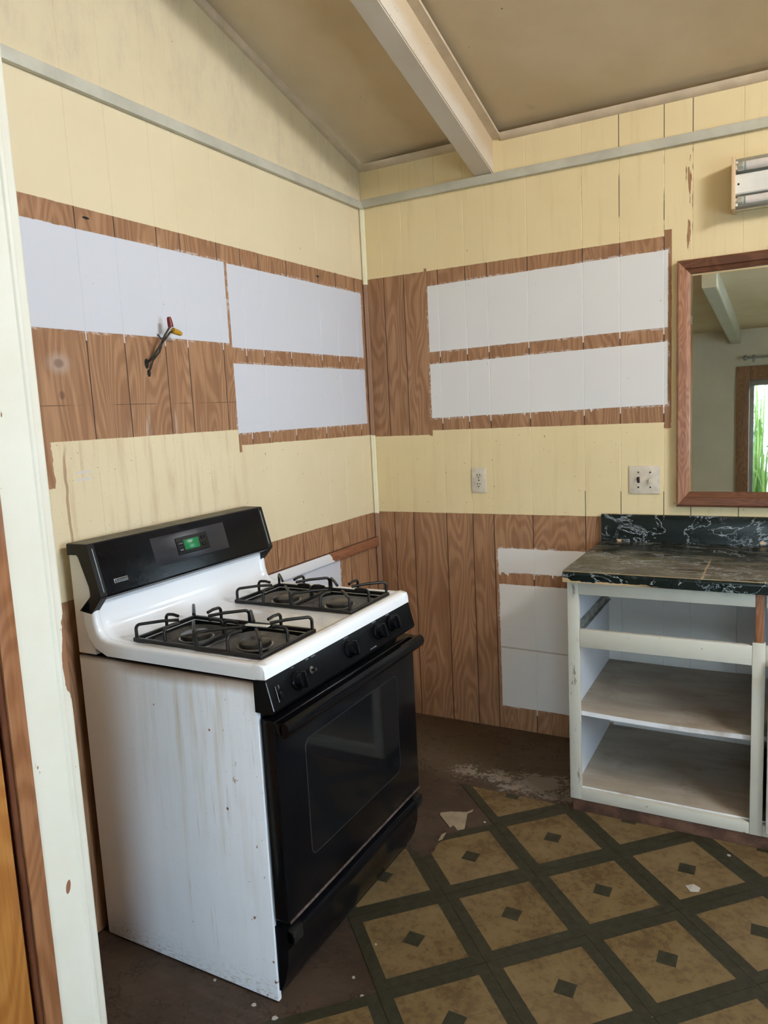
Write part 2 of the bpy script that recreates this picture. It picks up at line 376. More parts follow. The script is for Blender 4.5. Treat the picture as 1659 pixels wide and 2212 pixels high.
def side_material():
    nb = NB('stove_side_paint'); x, y, z = nb.xyz()
    st = nb.noise(nb.vec(x*30, z*2.0, 1.0), 1.0, 4.0, 0.6); st2 = nb.noise(nb.vec(x*75, z*3.2, 6.0), 1.0, 3.0, 0.6)
    n = nb.noise(nb.vec(x, z, 0.0), 4.0, 4.0, 0.6); nf = nb.noise(nb.vec(x*60, z*170, 0.0), 1.0, 2.0)
    c = nb.mix(nb.ss(n, 0.3, 0.7)*0.5, (0.87, 0.895, 0.95), (0.81, 0.83, 0.88))
    c = nb.mix(nb.ss(st, 0.46, 0.70)*nb.ss(z, 0.10, 0.80, True, 0.12, 0.90)*nb.ss(x, 0.12, 0.4)*0.55, c, (0.60, 0.51, 0.38))
    c = nb.mix(nb.ss(st2, 0.62, 0.74)*nb.ss(x, 0.15, 0.5)*0.42, c, (0.48, 0.38, 0.27))
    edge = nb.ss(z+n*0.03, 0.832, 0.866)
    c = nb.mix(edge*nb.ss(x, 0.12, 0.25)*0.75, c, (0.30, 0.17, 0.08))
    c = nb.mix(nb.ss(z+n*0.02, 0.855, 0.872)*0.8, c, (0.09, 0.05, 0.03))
    c = nb.mix(nb.ss(z+n*0.14, 0.16, 0.04)*nb.ss(nf, 0.45, 0.7)*0.6, c, (0.36, 0.24, 0.15))
    c = nb.mix((nb.specks(x, z, 26.0, 0.26, 0.085, 0.9)*nb.ss(x, 0.05, 0.6, True, 0.5, 1.0)).max(nb.ss(nb.noise(nb.vec(x*38, z*24, 2.0), 1.0, 5.0, 0.7), 0.645, 0.67)*nb.ss(x, 0.50, 0.60)), c, (0.24, 0.10, 0.055))
    c = nb.mix(nb.specks(x, z, 60.0, 0.30, 0.13, 3.5)*0.45, c, (0.40, 0.36, 0.32))
    return nb.out(c, 0.34, 0, 0.4, n+st*0.3, 0.0015)
M_SIDE = side_material()

M_BLACK = plain('black_enamel', (0.0045, 0.0048, 0.0062), 0.16, 0, 0.14, var=0.3, scale=6)
M_BLACKP = plain('black_control_panel', (0.0045, 0.0046, 0.0056), 0.30, 0, 0.08, var=0.3, scale=12)
M_BLACKMAT = plain('black_plastic', (0.012, 0.012, 0.0115), 0.45, 0, 0.25, var=0.3, scale=20)
M_BLACKDUST = plain('dusty_black_enamel', (0.13, 0.118, 0.085), 0.5, 0, 0.3, var=0.5, scale=16)
M_DOORGLASS = plain('oven_glass', (0.0065, 0.0068, 0.0080), 0.06, 0, 0.17, var=0.1, scale=3)
M_PANELGREY = plain('clock_panel_grey', (0.024, 0.025, 0.034), 0.28, 0, 0.4, var=0.1)
M_GRATE = plain('grate_iron', (0.010, 0.0095, 0.010), 0.36, 0, 0.40, var=0.6, scale=25, bump=0.0006)
M_PAN = plain('drip_pan_metal', (0.13, 0.128, 0.125), 0.34, 0.35, 0.5, var=0.6, scale=15, bump=0.0008)
M_CAP = plain('burner_cap_metal', (0.10, 0.095, 0.088), 0.30, 0.75, 0.5, var=0.45, scale=30)
M_BRIGHT = plain('worn_metal', (0.55, 0.54, 0.52), 0.3, 0.85, 0.5, var=0.4, scale=30)
M_PRINT = plain('printed_white', (0.36, 0.38, 0.42), 0.5, var=0.1)
M_PRINTRED = plain('printed_red', (0.30, 0.10, 0.09), 0.5, var=0.1)
M_EDGESHINE = plain('edge_glint_and_letters', (0.36, 0.42, 0.47), 0.25, 0.2, 0.5, var=0.2, scale=40)  # pale tone for edge highlights put in as strips, also for the lettering
def lcd():
    nb = NB('clock_display'); x, y, z = nb.xyz()
    c = nb.mix(nb.noise(nb.vec(x, y, z), 60.0, 2.0), (0.006, 0.135, 0.040), (0.008, 0.17, 0.052))
    nb.put(nb.p.inputs['Emission Color'], (0.0, 0.22, 0.06)); nb.p.inputs['Emission Strength'].default_value = 0.10
    return nb.out(c, 0.25, 0, 0.4)
M_LCD = lcd()
M_RUSTLINE = plain('rubbed_rusty_edge', (0.12, 0.082, 0.072), 0.6, 0.0, 0.3, var=0.75, scale=50, bump=0.001)
M_WHITECARD = plain('white_strip', (0.62, 0.61, 0.58), 0.5, var=0.15, scale=30)

def marble_material():
    nb = NB('black_marble_laminate'); x, y, z = nb.xyz(); v = nb.vec(x, y*1.6, z*1.4)
    w1 = nb.noise(v, 4.6, 7.0, 0.66, 0.9); w2 = nb.noise(nb.vec(x+7, y*1.3, z*1.3), 11.0, 6.0, 0.68, 0.7); k = nb.noise(v, 3.6, 2.0)
    ve = nb.ss((w1-0.5).abs(), 0.0105, 0.001)*nb.ss(k, 0.36, 0.52)
    ve2 = nb.ss((w2-0.5).abs(), 0.013, 0.001)*nb.ss(nb.noise(nb.vec(x, y, z+3), 6.0, 2.0), 0.52, 0.64)
    cloud = nb.ss(w1, 0.57, 0.72)*nb.ss(k, 0.5, 0.62)*0.30
    c = nb.mix((ve*0.85+ve2*0.70+cloud), (0.0065, 0.0110, 0.0100), (0.46, 0.50, 0.54))
    nx, ny, nz = nb.normal_z()
    topm = nb.ss(nz, 0.9, 0.99)*z.lt(0.95)
    ds = nb.noise(nb.vec(x*5, y*26, 0.0), 1.0, 5.0, 0.65)
    dust = nb.ss(ds+nb.ss(y, -0.12, -0.58)*0.16, 0.48, 0.86)
    c = nb.mix(topm*(dust*0.42+0.05), c, (0.26, 0.22, 0.155))
    scr = nb.ss((x-1.541+(w2-0.5)*0.02).abs(), 0.0045, 0.0015)*nb.ss(y, -0.26, -0.40)*nb.ss(w2, 0.38, 0.48)
    c = nb.mix(topm*scr*0.8, c, (0.36, 0.25, 0.13))
    arc = nb.ss(((y+0.575)+((x-1.47).pow(2.0))*-0.9).abs(), 0.0035, 0.001)*(x-1.49).abs().lt(0.10)
    c = nb.mix(topm*arc*0.55, c, (0.42, 0.34, 0.22))
    edge = nb.ss((y+0.631).abs(), 0.0030, 0.0015)*z.gt(0.90)
    c = nb.mix(edge*0.85, c, (0.38, 0.29, 0.17))
    jag = nb.noise(nb.vec(x*16, z*10, 0.0), 1.0, 3.0, 0.6)
    chip = ((z+(jag-0.5)*0.030).lt(0.8795))*y.lt(-0.60)*nb.ss(x, 1.44, 1.30)
    chip = chip.max((((x-1.093)/0.030).pow(2.0)+((z-0.874)/0.017).pow(2.0)).lt(jag*1.8)*y.lt(-0.60))
    chip = chip.max(((z-0.914).abs().lt(0.008))*((y+0.026).abs().lt(0.012))*jag.gt(0.56)*x.lt(1.20))
    chip = chip.max(((x-1.697).pow(2.0)*0.35+(z-0.927).pow(2.0)).lt(0.00001+jag*0.00007)*y.gt(-0.05))
    chip = chip.max((x-1.327).abs().lt(0.014)*z.gt(1.020)*jag.gt(0.5))
    c = nb.mix(chip*0.95, c, (0.58, 0.40, 0.22))
    rough = nb.ss(topm*dust, 0.0, 0.6, True, 0.22, 0.55)
    return nb.out(c, rough, 0, 0.42, jag*-0.2*chip, 0.002)
M_MARBLE = marble_material()

def cab_material(name, base, wear, chips=0.2):
    nb = NB(name); x, y, z = nb.xyz()
    n = nb.noise(nb.vec(x, y, z), 6.0, 4.0, 0.6)
    c = nb.mix(nb.ss(n, 0.3, 0.75)*0.5, base, tuple(k*0.88 for k in base))
    s1 = nb.specks(x+y, z, 22.0, chips, 0.085, 1.6)
    c = nb.mix(s1*0.8, c, wear)
    g = nb.ss(nb.noise(nb.vec(x*40+y*40, z*9, 3.0), 1.0, 4.0, 0.7), 0.56, 0.66)*nb.ss(x, 1.142, 1.128)
    if chips > 0.25: c = nb.mix(g*0.8, c, (0.17, 0.12, 0.085))
    big = nb.ss(nb.noise(nb.vec(x*30+y*30, z*55, 5.0), 1.0, 5.0, 0.72), 0.66, 0.70)
    c = nb.mix(big*chips*2.4, c, (0.13, 0.09, 0.065))
    return nb.out(c, 0.5, 0, 0.35, n, 0.001)
M_CAB = cab_material('cabinet_cream_paint', (0.60, 0.57, 0.48), (0.20, 0.13, 0.08), 0.34)
M_CABIN = cab_material('cabinet_inner_white', (0.79, 0.80, 0.84), (0.45, 0.36, 0.30), 0.06)
M_CABPINK = cab_material('cabinet_door_paint', (0.68, 0.60, 0.55), (0.35, 0.25, 0.2), 0.05)
def shelf_material():
    nb = NB('worn_shelf_board'); x, y, z = nb.xyz()
    n = nb.noise(nb.vec(x*3, y*12, 0.0), 1.0, 5.0, 0.68); m = nb.noise(nb.vec(x, y, z), 4.0, 4.0, 0.65)
    c = nb.mix(nb.ss(n, 0.32, 0.70), (0.44, 0.375, 0.30), (0.35, 0.285, 0.215))
    c = nb.mix(nb.ss(m, 0.50, 0.72)*0.6, c, (0.26, 0.185, 0.12))
    c = nb.mix(nb.ss(nb.noise(nb.vec(x*7, y*13, 1.0), 1.0, 5.0, 0.7), 0.56, 0.72)*0.55, c, (0.17, 0.14, 0.115))
    nx, ny, nz = nb.normal_z()
    front = nb.ss(ny, -0.5, -0.8)
    c = nb.mix(front*nb.ss(m, 0.75, 0.45), c, (0.80, 0.79, 0.80))
    return nb.out(c, 0.55, 0, 0.35, n, 0.0008)
M_SHELF = shelf_material()
M_STEEL = plain('slide_steel', (0.36, 0.35, 0.30), 0.42, 0.25, 0.5, var=0.5, scale=18)
M_NYLON = plain('slide_roller_nylon', (0.62, 0.48, 0.36), 0.5)
M_PLATE = plain('wall_plate_plastic', (0.66, 0.575, 0.455), 0.4, var=0.12, scale=30)
M_IVORY = plain('ivory_plastic', (0.64, 0.56, 0.42), 0.4, var=0.15, scale=40)
M_BROWNPL = plain('brown_toggle', (0.045, 0.022, 0.02), 0.35)
M_SCREW = plain('dark_screw', (0.04, 0.035, 0.03), 0.4, 0.5)
M_SLOT = plain('slot_dark', (0.015, 0.012, 0.01), 0.6)
M_MIRROR = plain('mirror_silver', (0.84, 0.87, 0.83), 0.012, 1.0, 0.5, var=0.01)
M_CAPTAN = plain('fixture_end_tan', (0.70, 0.50, 0.30), 0.5, var=0.08)
M_FIXW = plain('fixture_white_metal', (0.74, 0.72, 0.67), 0.35, var=0.08)
M_FIXREF = plain('fixture_reflector', (0.50, 0.49, 0.42), 0.24, 0.6, 0.5, var=0.2)
M_TUBE = plain('lamp_tube_glass', (0.66, 0.60, 0.55), 0.10, 0, 0.6, var=0.10)
M_TUBEEND = plain('lamp_tube_end', (0.60, 0.62, 0.56), 0.3, 0.7)
M_BAND = plain('lamp_tube_band', (0.24, 0.31, 0.29), 0.4)
M_WIRE = plain('old_wire', (0.030, 0.024, 0.014), 0.6, var=0.6, scale=80)
M_NUTRED = plain('red_wire_nut', (0.19, 0.016, 0.016), 0.35, var=0.2)
M_NUTYEL = plain('yellow_wire_nut', (0.55, 0.30, 0.02), 0.35, var=0.2)
M_FARWALL = plain('far_wall_paint', (0.62, 0.56, 0.42), 0.6, var=0.08, scale=2, bump=0.0005)
M_WOODWALL = plain('brown_bounce_wall', (0.40, 0.235, 0.115), 0.55, var=0.2, scale=5)  # unseen right wall's brown, picked to warm the bounced light
M_FARCEIL = plain('far_ceiling_paint', (0.50, 0.46, 0.34), 0.6, var=0.1, scale=2)
M_GLASS = None
def glass():
    nb = NB('clear_glass'); nb.p.inputs['Transmission Weight'].default_value = 1.0; nb.p.inputs['IOR'].default_value = 1.0
    x, y, z = nb.xyz()
    return nb.out(nb.mix(nb.noise(nb.vec(x, y, z), 3.0), (0.96, 0.98, 0.97), (0.98, 0.99, 0.98)), 0.0, 0, 0.3)
M_GLASS = glass()
M_ALU = plain('grey_metal', (0.30, 0.30, 0.29), 0.4, 0.7)
M_GROUND = plain('garden_soil', (0.12, 0.14, 0.06), 0.9, var=0.5, scale=3, bump=0.01)
def leaf():
    nb = NB('grass_blade'); x, y, z = nb.xyz(); n = nb.noise(nb.vec(x*9, y*9, z*2), 1.0, 3.0)
    c = nb.ramp(n, [(0.30, (0.06, 0.13, 0.025)), (0.5, (0.15, 0.24, 0.055)), (0.72, (0.30, 0.35, 0.13))])
    return nb.out(c, 0.5, 0, 0.3)
M_LEAF = leaf()
M_VINYLSCRAP = plain('vinyl_scrap', (0.30, 0.235, 0.155), 0.6, var=0.2, scale=25, bump=0.001)
M_CHIP = plain('paint_chip', (0.42, 0.39, 0.345), 0.6, var=0.1)

# ---------------------------------------------------------------- object helpers
def link(o, parent=None):
    COL.objects.link(o)
    if parent is not None:
        o.parent = parent
        o.matrix_parent_inverse = parent.matrix_world.inverted()
    return o
def obj(name, bm, mats, parent=None, smooth=None, loc=None):
    """bm is in world coordinates; becomes ONE mesh object"""
    bmesh.ops.recalc_face_normals(bm, faces=bm.faces)
    me = bpy.data.meshes.new(name)
    if loc is not None: bmesh.ops.translate(bm, verts=bm.verts, vec=-Vector(loc))
    bm.to_mesh(me); bm.free()
    for m in (mats if isinstance(mats, (list, tuple)) else [mats]): me.materials.append(m)
    o = bpy.data.objects.new(name, me)
    if loc is not None: o.location = loc
    if smooth is not None:
        me.shade_smooth() if smooth >= 180 else me.set_sharp_from_angle(angle=math.radians(smooth))
        if smooth < 180:
            me.polygons.foreach_set('use_smooth', [True]*len(me.polygons)); me.set_sharp_from_angle(angle=math.radians(smooth))
    return link(o, parent)
def thing(name, label, cat, loc, group=None):
    o = bpy.data.objects.new(name, None); o.location = loc; o.empty_display_size = 0.05
    COL.objects.link(o); bpy.context.view_layer.update()
    o['label'] = label; o['category'] = cat
    if group: o['group'] = group
    return o
def tag(o, label, cat, group=None):
    o['label'] = label; o['category'] = cat
    if group: o['group'] = group
    return o
def struct(o, label=None):
    o['kind'] = 'structure'
    if label: o['label'] = label
    return o
def box(bm, a, b, bev=0.0, seg=2, mi=0):
    a, b = Vector(a), Vector(b)
    lo = Vector((min(a[i], b[i]) for i in range(3))); hi = Vector((max(a[i], b[i]) for i in range(3)))
    vs = [bm.verts.new((x, y, z)) for x in (lo.x, hi.x) for y in (lo.y, hi.y) for z in (lo.z, hi.z)]
    fs = [bm.faces.new([vs[i] for i in q]) for q in ((0, 1, 3, 2), (4, 6, 7, 5), (0, 4, 5, 1), (2, 3, 7, 6), (0, 2, 6, 4), (1, 5, 7, 3))]
    for f in fs: f.material_index = mi
    if bev > 0:
        es = list({e for f in fs for e in f.edges})
        bmesh.ops.bevel(bm, geom=es, offset=bev, segments=seg, profile=0.5, affect='EDGES')
    return fs
def prism(bm, pts, ax, a, b, mi=0):
    """closed polygon pts in the two other axes, extruded along axis ax from a to b"""
    def mk(p, t):
        q = [p[0], p[1]]; q.insert(ax, t); return bm.verts.new(q)
    A = [mk(p, a) for p in pts]; B = [mk(p, b) for p in pts]; n = len(pts)
    fs = [bm.faces.new(A), bm.faces.new(B[::-1])]
    fs += [bm.faces.new((A[i], A[(i+1) % n], B[(i+1) % n], B[i])) for i in range(n)]
    for f in fs: f.material_index = mi
    return fs
def tube(bm, pts, r, n=8, cap=True):
    pts = [Vector(p) for p in pts]; rings = []; prev = None
    for i, p in enumerate(pts):
        d = (pts[min(i+1, len(pts)-1)]-pts[max(i-1, 0)]).normalized()
        if prev is None:
            a = Vector((0, 0, 1)) if abs(d.z) < 0.9 else Vector((1, 0, 0)); x = d.cross(a).normalized()
        else: x = (prev-d*prev.dot(d)).normalized()
        prev = x; y = d.cross(x); rr = r[i] if isinstance(r, (list, tuple)) else r
        rings.append([bm.verts.new(p+(x*math.cos(t)+y*math.sin(t))*rr) for t in (2*math.pi*k/n for k in range(n))])
    for A, B in zip(rings, rings[1:]):
        for k in range(n): bm.faces.new((A[k], A[(k+1) % n], B[(k+1) % n], B[k]))
    if cap: bm.faces.new(rings[0][::-1]); bm.faces.new(rings[-1])
def lathe(bm, prof, c, axis=Vector((0, 0, 1)), n=24):
    axis = Vector(axis).normalized(); a = Vector((1, 0, 0)) if abs(axis.x) < 0.9 else Vector((0, 1, 0))
    x = axis.cross(a).normalized(); y = axis.cross(x); c = Vector(c); rings = []
    for (r, h) in prof:
        if r < 1e-6: rings.append([bm.verts.new(c+axis*h)]*n)
        else: rings.append([bm.verts.new(c+axis*h+(x*math.cos(t)+y*math.sin(t))*r) for t in (2*math.pi*k/n for k in range(n))])
    for A, B in zip(rings, rings[1:]):
        for k in range(n):
            q = [A[k], A[(k+1) % n], B[(k+1) % n], B[k]]; u = []
            for v_ in q:
                if v_ not in u: u.append(v_)
            if len(u) > 2:
                try: bm.faces.new(u)
                except ValueError: pass
def B(): return bmesh.new()
def boxo(name, a, b, mat, parent=None, bev=0.0, seg=2):
    bm = B(); box(bm, a, b, bev, seg); return obj(name, bm, mat, parent, smooth=40 if bev else None)

# ---------------------------------------------------------------- room shell
ZB, SL, YR = 2.615, 0.272, -2.32         # ceiling height at back wall, slope, end of the high part (a header drops to the low room behind)
YF, XR = -5.0, 3.4
SL2 = 0.081; YL = YR-1e-4
def zc(y): return ZB-SL*y if y >= YR else 2.107+SL2*(y+5.0)
floor = struct(boxo('floor', (-0.1, YF-0.12, -0.12), (XR+0.1, 0.1, 0.0), M_SUB), 'bare dark subfloor with patterned vinyl tiles')

# ceiling: two slopes with thickness
bm = B()
prism(bm, [(0.1, zc(0)-0.1*-0.0), (YR, zc(YR)), (YR, zc(YL)), (YF-0.1, zc(YF-0.1)), (YF-0.1, zc(YF-0.1)+0.1), (YR-0.1, zc(YL)+0.11), (YR-0.1, zc(YR)+0.13), (0.1, zc(0)+0.1)], 0, -0.1, XR+0.1)
ceiling = struct(obj('ceiling', bm, M_CEIL), 'sloping beige painted ceiling boards')

GL = [0, .100, .263, .405, .633, .814, .920, 1.048, 1.228, 1.332, 1.502, 1.643, 1.84, 2.02, 2.14]
GB = [0, .101, .204, .375, .507, .609, .790, 1.021, 1.168, 1.336, 1.438, 1.610, 1.775, 1.905, 2.10, 2.30, 2.44, 2.62, 2.80, 2.98, 3.15, XR]
wall_left = struct(boxo('wall_left', (-0.11, YF, 0), (-0.008, 0.0, 2.1), M_FARWALL), 'left kitchen wall of grooved boards behind the stove')
bmw = B(); prism(bmw, [(0, 2.1), (0, zc(0)), (YR, zc(YR)), (YR, zc(YL)), (YF, zc(YF)), (YF, 2.1)], 0, -0.11, -0.008)
obj('gable_backing', bmw, M_FARWALL, wall_left)
wall_back = struct(boxo('wall_back', (-0.11, 0.008, 0), (XR+0.1, 0.11, ZB), M_FARWALL), 'back kitchen wall of grooved boards')
def plank(u0, u1, left, parent):
    g, d, t = 0.0019, 0.0011, 0.008
    pr = [(u0, t), (u0, d), (u0+g, 0), (u1-g, 0), (u1, d), (u1, t)]
    bm = B(); lo, hi = [], []
    for (u, k) in pr:
        if left: lo.append(bm.verts.new((-k, -u, 0))); hi.append(bm.verts.new((-k, -u, zc(-u)-0.001)))
        else: lo.append(bm.verts.new((u, k, 0))); hi.append(bm.verts.new((u, k, ZB-0.001)))
    for i in range(6):
        f = bm.faces.new((lo[i], lo[(i+1) % 6], hi[(i+1) % 6], hi[i])); f.material_index = 1 if i in (1, 3) else 0
    bm.faces.new(lo[::-1]); bm.faces.new(hi)
    return obj('plank', bm, [M_LEFT, M_LEFT_G] if left else [M_BACK, M_BACK_G], parent)
for a, b in zip(GL, GL[1:]): plank(a, b, True, wall_left)
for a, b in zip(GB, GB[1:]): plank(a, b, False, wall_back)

# right wall with a window and a gable window
def wall_holes(name, ax, at, thick, u0, u1, ztop, holes, mat):
    """wall in plane ax=at .. at+thick; holes (u0,u1,z0,z1); ztop(u) linear pieces at the hole borders"""
    bm = B(); us = sorted({u0, u1, *[h[0] for h in holes], *[h[1] for h in holes], *([YR] if ax == 0 else [])})
    for a, b in zip(us, us[1:]):
        m = (a+b)/2; hs = sorted([h for h in holes if h[0] < m < h[1]], key=lambda h: h[2]); z = 0
        for h in hs:
            if h[2] > z:
                pts = [(a, z), (b, z), (b, h[2]), (a, h[2])]; _pz(bm, pts, ax, at, thick)
            z = h[3]
        e_ = 1e-4; _pz(bm, [(a, z), (b, z), (b, ztop(b-e_)), (a, ztop(a+e_))], ax, at, thick)
    return struct(obj(name, bm, mat))
def _pz(bm, pts, ax, at, th): prism(bm, pts, ax, at, at+th)
wall_holes('wall_right', 0, XR, 0.1, YF, 0.0, zc, [(-2.65, -1.45, 0.92, 1.92), (-2.10, -1.34, 2.69, 2.98)], M_WOODWALL)
wall_holes('wall_front', 1, YF-0.1, 0.1, 0.0, XR, lambda u: zc(YF), [(1.42, 3.04, 0.04, 1.62)], M_FARWALL)

def window(name, y0, y1, z0, z1):
    w = 0.05; bm = B()
    for a, b in (((XR-0.012, y0-w, z0-w), (XR+0.05, y0, z1+w)), ((XR-0.012, y1, z0-w), (XR+0.05, y1+w, z1+w)),
                 ((XR-0.012, y0, z0-w), (XR+0.05, y1, z0)), ((XR-0.012, y0, z1), (XR+0.05, y1, z1+w))): box(bm, a, b)
    o = struct(obj(name, bm, M_SLIDER))
    boxo('pane', (XR+0.03, y0, z0), (XR+0.034, y1, z1), M_GLASS, o); return o
window('window_1', -2.65, -1.45, 0.92, 1.92)
window('window_2', -2.10, -1.34, 2.69, 2.98)

# glass door behind the camera (seen in the mirror)
gd = struct(bpy.data.objects.new('door_2', None)); gd.location = (2.23, YF, 0); link(gd); bpy.context.view_layer.update()
x0, x1, z1 = 1.42, 3.04, 1.62
boxo('casing', (x0-0.115, YF-0.005, 0.0), (x0, YF+0.030, z1+0.135), M_SLIDER, gd, 0.004)
boxo('casing', (x1, YF-0.005, 0.0), (x1+0.115, YF+0.030, z1+0.135), M_SLIDER, gd, 0.004)
boxo('casing', (x0, YF-0.005, z1), (x1, YF+0.030, z1+0.135), M_SLIDER, gd, 0.004)
boxo('track', (x0, YF-0.07, z1-0.055), (x1, YF-0.03, z1), M_ALU, gd, 0.003)
boxo('sill', (x0, YF-0.09, 0.0), (x1, YF+0.02, 0.04), M_SLIDER, gd, 0.004)
for xx in (x0, 2.21, x1-0.04): boxo('sash_stile', (xx, YF-0.065, 0.04), (xx+0.04, YF-0.035, z1-0.055), M_ALU, gd, 0.003)
boxo('pane', (x0+0.04, YF-0.052, 0.04), (2.21, YF-0.048, z1-0.055), M_GLASS, gd)
boxo('pane', (2.25, YF-0.052, 0.04), (x1-0.04, YF-0.048, z1-0.055), M_GLASS, gd)
rod = thing('curtain_rod', 'thin metal curtain rod above the glass door, seen in the mirror', 'curtain rod', (2.23, YF+0.08, 1.83))
bm = B(); tube(bm, [(1.40, YF+0.08, 1.83), (3.06, YF+0.08, 1.83)], 0.011, 10); obj('rod', bm, M_ALU, rod, 60)
for sx, s in ((1.40, -1), (3.06, 1)):
    bm = B(); lathe(bm, [(0, 0), (0.02, 0.006), (0.026, 0.02), (0.02, 0.036), (0, 0.044)], (sx, YF+0.08, 1.83), (s, 0, 0), 14); obj('finial', bm, M_ALU, rod, 60)
    bm = B(); box(bm, (sx-s*0.05-0.01, YF, 1.815), (sx-s*0.05+0.01, YF+0.085, 1.822)); box(bm, (sx-s*0.05-0.012, YF, 1.79), (sx-s*0.05+0.012, YF+0.006, 1.86)); obj('bracket', bm, M_ALU, rod)

# outside
struct(boxo('ground', (-6, -14, -0.2), (10, YF-0.12, -0.12), M_GROUND), 'garden ground outside the glass door')
rng = random.Random(4)
def clump(x, y, h, n):
    bm = B()
    for i in range(n):
        a = rng.uniform(0, 6.283); L = h*rng.uniform(0.6, 1.15); bend = rng.uniform(0.06, 0.26); w = rng.uniform(0.008, 0.02)
        d = Vector((math.cos(a), math.sin(a), 0)); s = Vector((-d.y, d.x, 0)); b0 = Vector((x+rng.uniform(-.26, .26), y+rng.uniform(-.26, .26), -0.12)); prev = None
        for k in range(7):
            t = k/6; p = b0+d*(bend*t*t)+Vector((0, 0, L*(t-0.30*t**3))); ww = w*(1-t*0.92)
            cur = (bm.verts.new(p-s*ww), bm.verts.new(p+Vector((0, 0, 0.004))), bm.verts.new(p+s*ww))
            if prev: bm.faces.new((prev[0], prev[1], cur[1], cur[0])); bm.faces.new((prev[1], prev[2], cur[2], cur[1]))
            prev = cur
    return obj('grass_clump', bm, M_LEAF)
for gx, gy, gh, gn, gl in ((1.45, -6.3, 1.75, 130, 'bright green grass right outside the left side of the glass door, seen in the mirror'), (2.45, -6.3, 1.9, 110, 'bright green grass right outside the right side of the glass door'),
        (1.20, -7.7, 2.7, 150, 'taller grass standing behind the left grass outside the glass door'), (2.3, -7.7, 2.6, 130, 'taller grass standing behind the right grass outside the glass door')):
    tag(clump(gx, gy, gh, gn), gl, 'grass', 'tall grass outside the glass door')

# ceiling beams
def beam(name, xa, xb, ya, yb, drop, mat=M_BEAM):
    bm = B(); prism(bm, [(ya, zc(ya)-drop), (yb, zc(yb)-drop), (yb, zc(yb)-0.001), (ya, zc(ya)-0.001)], 0, xa, xb)
    es = [e for e in bm.edges if all(abs(v.co.z-(zc(v.co.y)-drop)) < 1e-4 for v in e.verts) and abs(e.verts[0].co.x-e.verts[1].co.x) < 1e-5]
    bmesh.ops.bevel(bm, geom=es, offset=0.004, segments=2, affect='EDGES')
    return obj(name, bm, mat)
tag(beam('ceiling_beam', 0.568, 0.653, 0.0, YR, 0.147), 'peach cream painted ceiling beam running from the back wall, rusty flecks on its right side', 'beam')
tag(beam('ceiling_beam', 1.246, 1.336, YL, YF, 0.132, M_FARCEIL), 'dull ceiling beam over the room behind, seen only in the mirror', 'beam')

# rails and small mouldings
struct(boxo('trim_1', (0.0, YR+0.002, 2.425), (0.019, 0.0, 2.460), M_TRIM, None, 0.002), 'grey green rail along the left wall')
struct(boxo('trim_2', (0.019, -0.019, 2.432), (XR, 0.0, 2.468), M_TRIM, None, 0.002), 'grey green rail along the back wall')
bm = B()
for dx, dy, r in ((0.008, -0.020, 0.0075), (0.010, -0.008, 0.010)):
    tube(bm, [(dx, dy, 0.0), (dx, dy, 2.425)], r, 10)
struct(obj('trim_3', bm, M_BEAD, None, 60), 'double cream bead in the corner of the two walls')
def strip(name, pts, y0, y1, drop=0.0):   # quarter-round under the slope, along y
    bm = B(); n = 6
    for (xa, s) in pts:
        prof = [(0, 0)]+[(s*0.022*math.cos(t), -0.022*math.sin(t)) for t in (math.pi/2*k/n for k in range(n+1))]
        A = [bm.verts.new((xa+p[0], y0, zc(y0)+p[1])) for p in prof]; C = [bm.verts.new((xa+p[0], y1, zc(y1)+p[1])) for p in prof]
        m = len(prof)
        bm.faces.new(A); bm.faces.new(C[::-1])
        for i in range(m): bm.faces.new((A[i], A[(i+1) % m], C[(i+1) % m], C[i]))
    return struct(obj(name, bm, M_CREAMTRIM, None, 50))
strip('trim_4', [(0.0, 1)], -0.001, YR)
strip('trim_5', [(0.568, -1)], -0.001, YR)
bm = B(); prism(bm, [(-0.001, zc(0)-0.012), (YR, zc(YR)-0.012), (YR, zc(YR)-0.0005), (-0.001, zc(0)-0.0005)], 0, 0.653, 0.690)
struct(obj('trim_6', bm, M_CREAMTRIM), 'flat batten beside the ceiling beam')
bm = B()
for xa, xb in ((0.022, 0.568), (0.690, XR)):
    n = 6; prof = [(0, 0)]+[(-0.022*math.cos(t), -0.022*math.sin(t)+0.0) for t in (math.pi/2*k/n for k in range(n+1))]
    prism(bm, [(p[0], ZB+p[1]+(-p[0])*SL) for p in prof], 0, xa, xb)
struct(obj('trim_7', bm, M_CREAMTRIM, None, 50), 'small quarter round between back wall and ceiling')

# partition end at the left with its door casing
PX = 0.36
bm = B(); prism(bm, [(-2.10, 0), (-2.10, zc(-2.10)-.001), (YR+.005, zc(YR+.005)-.001), (YR+.005, zc(YL)-.001), (-2.94, zc(-2.94)-.001), (-2.94, 0)], 0, 0.0, PX-0.02)
struct(obj('wall_partition', bm, M_FARWALL), 'end of the short partition wall at the left')
bm = B()
prof = []
ya, yb = -2.0855, -2.2095
cx, cy, rr = PX-0.012, ya-0.012, 0.012
prof = [(PX-0.035, yb), (PX, yb)]+[(PX, -2.125)]+[(PX+0.0035, -2.121), (PX+0.004, -2.114), (PX+0.0005, -2.108)]+[(cx+rr*math.cos(t), cy+rr*math.sin(t)) for t in (math.pi/2*k/6 for k in range(7))]+[(PX-0.035, ya)]
prism(bm, prof, 2, 0.0, 3.16)
struct(obj('trim_8', bm, M_POST, None, 30), 'cream painted corner post with peeling paint beside the stove')
boxo_c = boxo('trim_9', (PX-0.02, -2.2505, 0.0), (PX+0.006, -2.2100, 2.05), M_CASING, None, 0.002); struct(boxo_c, 'flat varnished door casing board beside the cream post')
